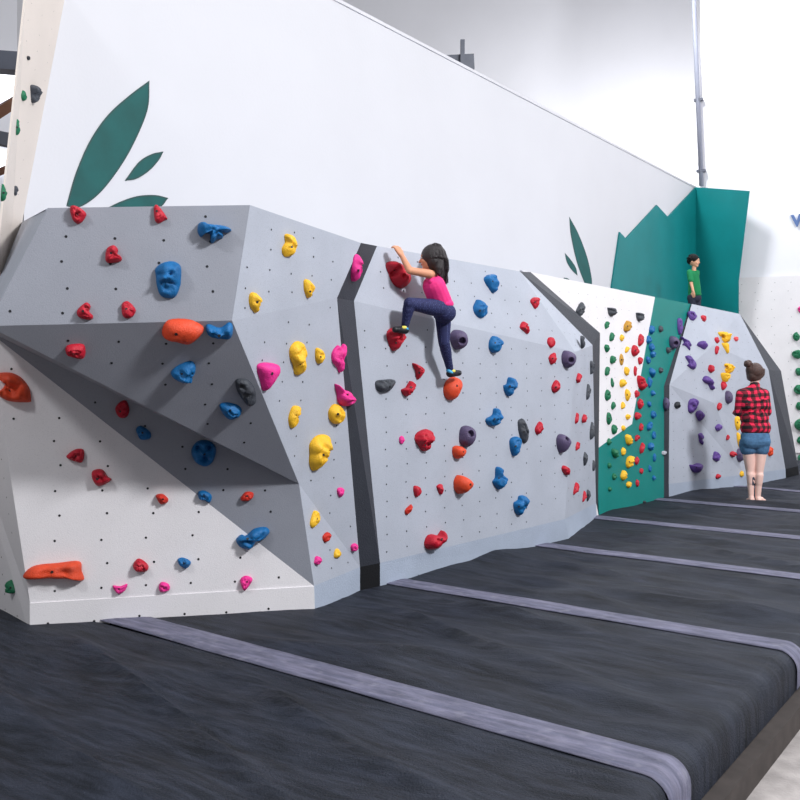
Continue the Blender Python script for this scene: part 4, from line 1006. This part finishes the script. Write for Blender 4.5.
st_ = plain('hair_strand', bm, HAIR1, ha); st_['kind'] = 'stuff'
st_.data.transform(Matrix.Translation(-g.location)); st_.parent = ha

# --- woman standing on the mats
wo = G0(753, 502.3); ws = wo.y/F
w_ = empty('person', wo); tag(w_, 'standing person in a red and black plaid shirt and denim shorts, hair in a bun', 'person')
def Lw(px, py, dy=0.): return wo+Vector(((px-753)*ws, dy, (502.3-py)*ws))
hd = Lw(756.5, 372.5, .02); R = .098
ff = Vector((.80, .60, 0)).normalized()
shL, shR = Lw(741.5, 394), Lw(763.5, 394, -.01)
elL, elR = Lw(739.6, 412, .02), Lw(766.8, 412, .0); wrL, wrR = Lw(742, 414, .22), Lw(760, 417, .22)
pelv = Lw(755.3, 436)
hiL, knL, anL = Lw(748.5, 447, .02), Lw(751, 469, .03), Lw(751.8, 496.5, .02)
hiR, knR, anR = Lw(761, 447, 0), Lw(759.3, 469, .0), Lw(758, 497, .0)
bm = bmesh.new(); head_shapes(bm, hd, ff, up, R)
capsule(bm, Lw(753.5, 390), Lw(756, 378, .02), .052, .048)
capsule(bm, Lw(746,394), Lw(760,394), .050, .050); capsule(bm, Lw(754,415), Lw(754,397), .08, .07); capsule(bm, Lw(751,436), Lw(759,436), .09, .09); capsule(bm, Lw(754.5,430), Lw(754,415), .085,.085)
for a_, b_, c_h in ((shL, elL, wrL), (shR, elR, wrR)): capsule(bm, a_, b_, .045, .036); capsule(bm, b_, c_h, .036, .024)
hand_shapes(bm, wrL, Vector((.5,.6,.1)), Vector((0,0,-1)), .17, .4, 1); hand_shapes(bm, wrR, Vector((-.5,.6,.1)), Vector((0,0,-1)), .17, .4, -1)
for h_, k_n, a_n, s in ((hiL, knL, anL, -1), (hiR, knR, anR, 1)):
    capsule(bm, h_, k_n, .076, .050); capsule(bm, k_n, a_n, .049, .029); capsule(bm, k_n*.78+a_n*.22-Vector((0,.012,0)), k_n*.5+a_n*.5-Vector((0,.006,0)), .047, .040)
    heel = a_n+Vector((0,-.022,-.0)); heel.z = .032; toe = Vector((a_n.x+.065+s*.03, a_n.y+.12, .022)); ball = heel*.35+toe*.65
    capsule(bm, a_n, heel, .029, .031); capsule(bm, heel, ball, .031, .030)
    ac = (toe-heel).normalized(); sd_ = ac.cross(up)
    for k in range(5): capsule(bm, ball+sd_*(k-2)*.013*1.2-up*.006, ball+sd_*(k-2)*.016*1.2+ac*(.055-.006*abs(k-(1 if s > 0 else 3)))-up*.010, .014, .010, 8)
def ink(me):
    me.materials.clear()
    for p in me.polygons:
        c = p.center
        p.material_index = 1 if (abs(c.x-(Lw(753.2,0)-wo).x+.1*(c.z-.24)) < .021-.3*max(0, c.z-.255) and .19 < c.z < .29 and c.y < .02 and abs(c.x) < .05 and noise.noise(c*30) > -.25) else 0
fuse('body', bm, [SKIN2, TATTOO], w_, .0055, 9, post=ink)
face_parts(w_, hd, ff, up, R, HAIR2)
bm = bmesh.new(); capsule(bm, Lw(744.5,395), Lw(760,395), .082, .082); capsule(bm, Lw(752.5,391.5), Lw(752.5,400), .075, .09); capsule(bm, Lw(748,404), Lw(760,404), .105, .105); capsule(bm, Lw(750,418), Lw(759,418), .108, .108); capsule(bm, Lw(750.5,427.5), Lw(760.5,427.5), .112, .112); ellipsoid(bm, Lw(755.6,428), (.172,.125,.062))
capsule(bm, Lw(753.5,398), Lw(754.6,428), .10, .10); capsule(bm, Lw(753,392), Lw(754.8,385.5), .085, .056); capsule(bm, Lw(753.5,389.5), Lw(742.5,393.5), .056, .056); capsule(bm, Lw(753.5,389.5), Lw(762.5,393.5), .056, .056)
for a_, b_, c_h in ((shL, elL, wrL), (shR, elR, wrR)): capsule(bm, a_, b_, .062, .053); capsule(bm, b_, b_*.35+c_h*.65, .052, .040)
for k in range(7): 
    zz = 400+k*4.6; capsule(bm, Lw(744+k*1.2, zz+3, -.095), Lw(762-k, zz-1+2*math.sin(k*2), -.098), .012, .014, 8)
fuse('plaid_shirt', bm, PLAID, w_, .006, 4)
bm = bmesh.new(); ellipsoid(bm, Lw(754, 386.5, .01), (.062,.058,.026)); plain('collar', bm, PLAID, w_)
bm = bmesh.new(); capsule(bm, Lw(750.5,437), Lw(760,437), .108, .108); capsule(bm, Lw(749,441,-.015), Lw(761,441,-.015), .10, .10)
for h_, k_n in ((hiL, knL), (hiR, knR)): capsule(bm, h_+up*.03, h_*.93+k_n*.07-up*.0, .098, .092)
fuse('denim_shorts', bm, DENIM, w_, .006, 4)
bm = bmesh.new(); ellipsoid(bm, hd+up*R*.16-ff*R*.14, (R*.93,R*.95,R*1.0)); ellipsoid(bm, hd-up*R*.35-ff*R*.40, (R*.72,R*.62,R*.72)); rt = Vector((.78,-.62,0))
for k in range(26):
    a = -1.9+3.8*k/25; d0 = (-ff*math.cos(a)+rt*math.sin(a)); s0 = hd-up*R*(.95*max(0,math.cos(a*.75)))+d0*R*(.62+.22*abs(math.sin(a))); s1 = hd+up*R*.35-ff*R*.1+d0*R*.90; bun = Lw(748.3, 364.5, .0)
    tubes(bm, [s0, s1, s1*.35+(bun)*.65+up*.008], .012, .009, 6)
hb = fuse('hair', bm, HAIR2, w_, .005, 2)
bm = bmesh.new(); bun = Lw(748.0, 363.8, 0)
for k in range(9):
    a = k*.8; ax = Vector((math.cos(a), math.sin(a*1.3)*.6, math.sin(a))); c = bun+ax*.022
    pts = [c+(ax.orthogonal().normalized()*math.cos(t)+ax.cross(ax.orthogonal().normalized())*math.sin(t))*.024 for t in [j_*.7 for j_ in range(8)]]
    tubes(bm, pts, .014, .011, 8)
ellipsoid(bm, bun, (.035,.035,.035))
bb_ = fuse('bun', bm, HAIR2, None, .005, 1); bb_.data.transform(Matrix.Translation(-wo)); bb_.parent = hb

# --- boy on the platform
by = 15.6; bz = 2.335; bs = by/F
bo_ = Vector(((694.5-HX)*bs, by, bz)); b_ = empty('person', bo_); tag(b_, 'small child in a green t-shirt standing on the platform before the green panel', 'person')
pyg = HY-(bz-HC)/bs
def Lb(px, py, dy=0.): return bo_+Vector(((px-694.5)*bs, dy, (pyg-py)*bs))
hd = Lb(693.8, 261.2); R = .098; ff = Vector((.78, -.62, -.05)).normalized(); rt = ff.cross(up).normalized()
shR, shL = Lb(690.4, 272.4)+rt*.03, Lb(695.4, 272.4)-rt*.06
elR, elL = Lb(689.6, 283.5, -.08), Lb(697, 283.5, .10); wrR, wrL = Lb(690.9, 292.0, -.12), Lb(698.5, 291, .08)
bm = bmesh.new(); head_shapes(bm, hd, ff, up, R); capsule(bm, Lb(693.8,271), Lb(694.2,264), .036, .036)
capsule(bm, Lb(693,277), Lb(694.2,277), .062, .062); capsule(bm, Lb(694,294), Lb(694,277), .085, .082); capsule(bm, shL*.9+shR*.1, shR, .026, .026)
for a_, b2, c_h, s in ((shL, elL, wrL, -1), (shR, elR, wrR, 1)):
    capsule(bm, a_, b2, .034, .029); capsule(bm, b2, c_h, .029, .021); hand_shapes(bm, c_h, Vector((.05,-.05,-1)), -rt*s, .115, .35, s)
hips = [(Lb(692.4,299)+rt*.02, Lb(692.6,308)+rt*.02, Lb(692.8,316.5)+rt*.02), (Lb(696.4,299)-rt*.02, Lb(696.6,308)-rt*.02, Lb(696.9,316.5)-rt*.02)]
for h_, k_n, a_n in hips:
    capsule(bm, h_, k_n, .056, .042); capsule(bm, k_n, a_n, .040, .027)
fuse('body', bm, SKIN3, b_, .0045, 4); face_parts(b_, hd, ff, up, R, HAIR3)
bm = bmesh.new(); capsule(bm, Lb(692.2,275), Lb(694.6,275), .078, .078); capsule(bm, Lb(694.6,292), Lb(693.8,277), .106, .088); ellipsoid(bm, Lb(694.8,294.3), (.112,.10,.045))
for a_, b2 in ((shL, elL), (shR, elR)): capsule(bm, a_, a_*.25+b2*.75, .050, .048)
fuse('t_shirt', bm, GREENF, b_, .005, 4)
bm = bmesh.new(); capsule(bm, Lb(692.5,298), Lb(696,298), .088, .088)
for h_, k_n, a_n in hips: capsule(bm, h_, k_n, .070, .058); capsule(bm, k_n, a_n, .056, .045)
fuse('trousers', bm, DARKF, b_, .005, 3)
for h_, k_n, a_n in hips:
    bm = bmesh.new(); c = a_n.copy(); c.z = bz+.026; t_ = c+ff*.10; t_.z = bz+.024; capsule(bm, c-ff*.02, t_, .030, .026); capsule(bm, c, a_n, .03, .03); fuse('shoe', bm, SHOEB, b_, .004, 3)
bm = bmesh.new(); ellipsoid(bm, hd+up*R*.34-ff*R*.10, (R*.95,R*1.0,R*.86)); ellipsoid(bm, hd+up*R*.05-ff*R*.34, (R*.88,R*.70,R*.70)); rnd = random.Random(9)
for k in range(60):
    th = rnd.uniform(0, 6.28); ph = rnd.uniform(.1, 1.35); d0 = Vector((math.cos(th)*math.sin(ph), math.sin(th)*math.sin(ph), math.cos(ph)))
    s0 = hd+up*R*.30-ff*R*.18+d0*R*.88; tubes(bm, [s0, s0+(d0*.3+Vector((math.cos(th), math.sin(th), -.6))*.4)*R*.35], .010, .005, 5)
fuse('hair', bm, HAIR3, b_, .005, 1)
# ------------------------------------------------------------------ light
def area(name, loc, target, size, power, col=(.97,.98,1)):
    l = bpy.data.lights.new(name, 'AREA'); l.shape = 'RECTANGLE'; l.size, l.size_y = size; l.energy = power; l.color = col
    o = bpy.data.objects.new(name, l); C.objects.link(o); o.location = loc
    o.rotation_euler = (Vector(target)-Vector(loc)).to_track_quat('-Z', 'Y').to_euler(); return o
area('lamp_right', (8.6, 0.0, 9.0), (1.5, 7.5, 1.5), (1.9, 1.4), 2150)
area('lamp_left', (-4.2, 1.0, 5.6), (-1, 5.8, 1.5), (.7, .5), 140)
area('lamp_over', (1.5, 2.5, 8.5), (2.0, 7.0, 0), (7, 4), 170)
area('fill_far', (9.5, 10.5, 8.0), (6.5, 15.0, 2.5), (5, 4), 420)  # unseen fill light, added to brighten the end wall and its panel
area('lamp_behind', (2.7, 16.1, 10.5), (7.0, 17.5, 2.5), (1.2, 1.2), 760)
area('fill_shell', (9.0, 21.0, 6.5), (6.0, 27.0, 5.0), (4, 2), 900)  # added fill, hidden behind the end wall, lifts the far building wall
w = bpy.data.worlds.new('World'); sc.world = w; w.use_nodes = True
bg = w.node_tree.nodes['Background']; bg.inputs[1].default_value = .62
wn_ = w.node_tree.nodes; wl = w.node_tree.links
tc = wn_.new('ShaderNodeTexCoord'); sp = wn_.new('ShaderNodeSeparateXYZ'); cr = wn_.new('ShaderNodeValToRGB')
wl.new(tc.outputs['Generated'], sp.inputs[0]); wl.new(sp.outputs['Z'], cr.inputs['Fac'])
cr.color_ramp.elements[0].position = -.0; cr.color_ramp.elements[0].color = (.20,.205,.22,1)
cr.color_ramp.elements[1].position = .75; cr.color_ramp.elements[1].color = (.94,.96,1,1)
wl.new(cr.outputs[0], bg.inputs[0])

cam = bpy.data.cameras.new('Camera'); co = bpy.data.objects.new('Camera', cam); C.objects.link(co)
co.location = CAM; co.rotation_euler = (math.pi/2, 0, 0)
cam.sensor_width = 36; cam.lens = F/800*36; cam.shift_y = -(400-HY)/800; cam.shift_x = 0
cam.clip_end = 200
sc.camera = co
sc.view_settings.view_transform = 'Standard'; sc.view_settings.look = 'None'; sc.view_settings.gamma = 1
sc.view_settings.use_curve_mapping = False; sc.view_settings.exposure = -0.26
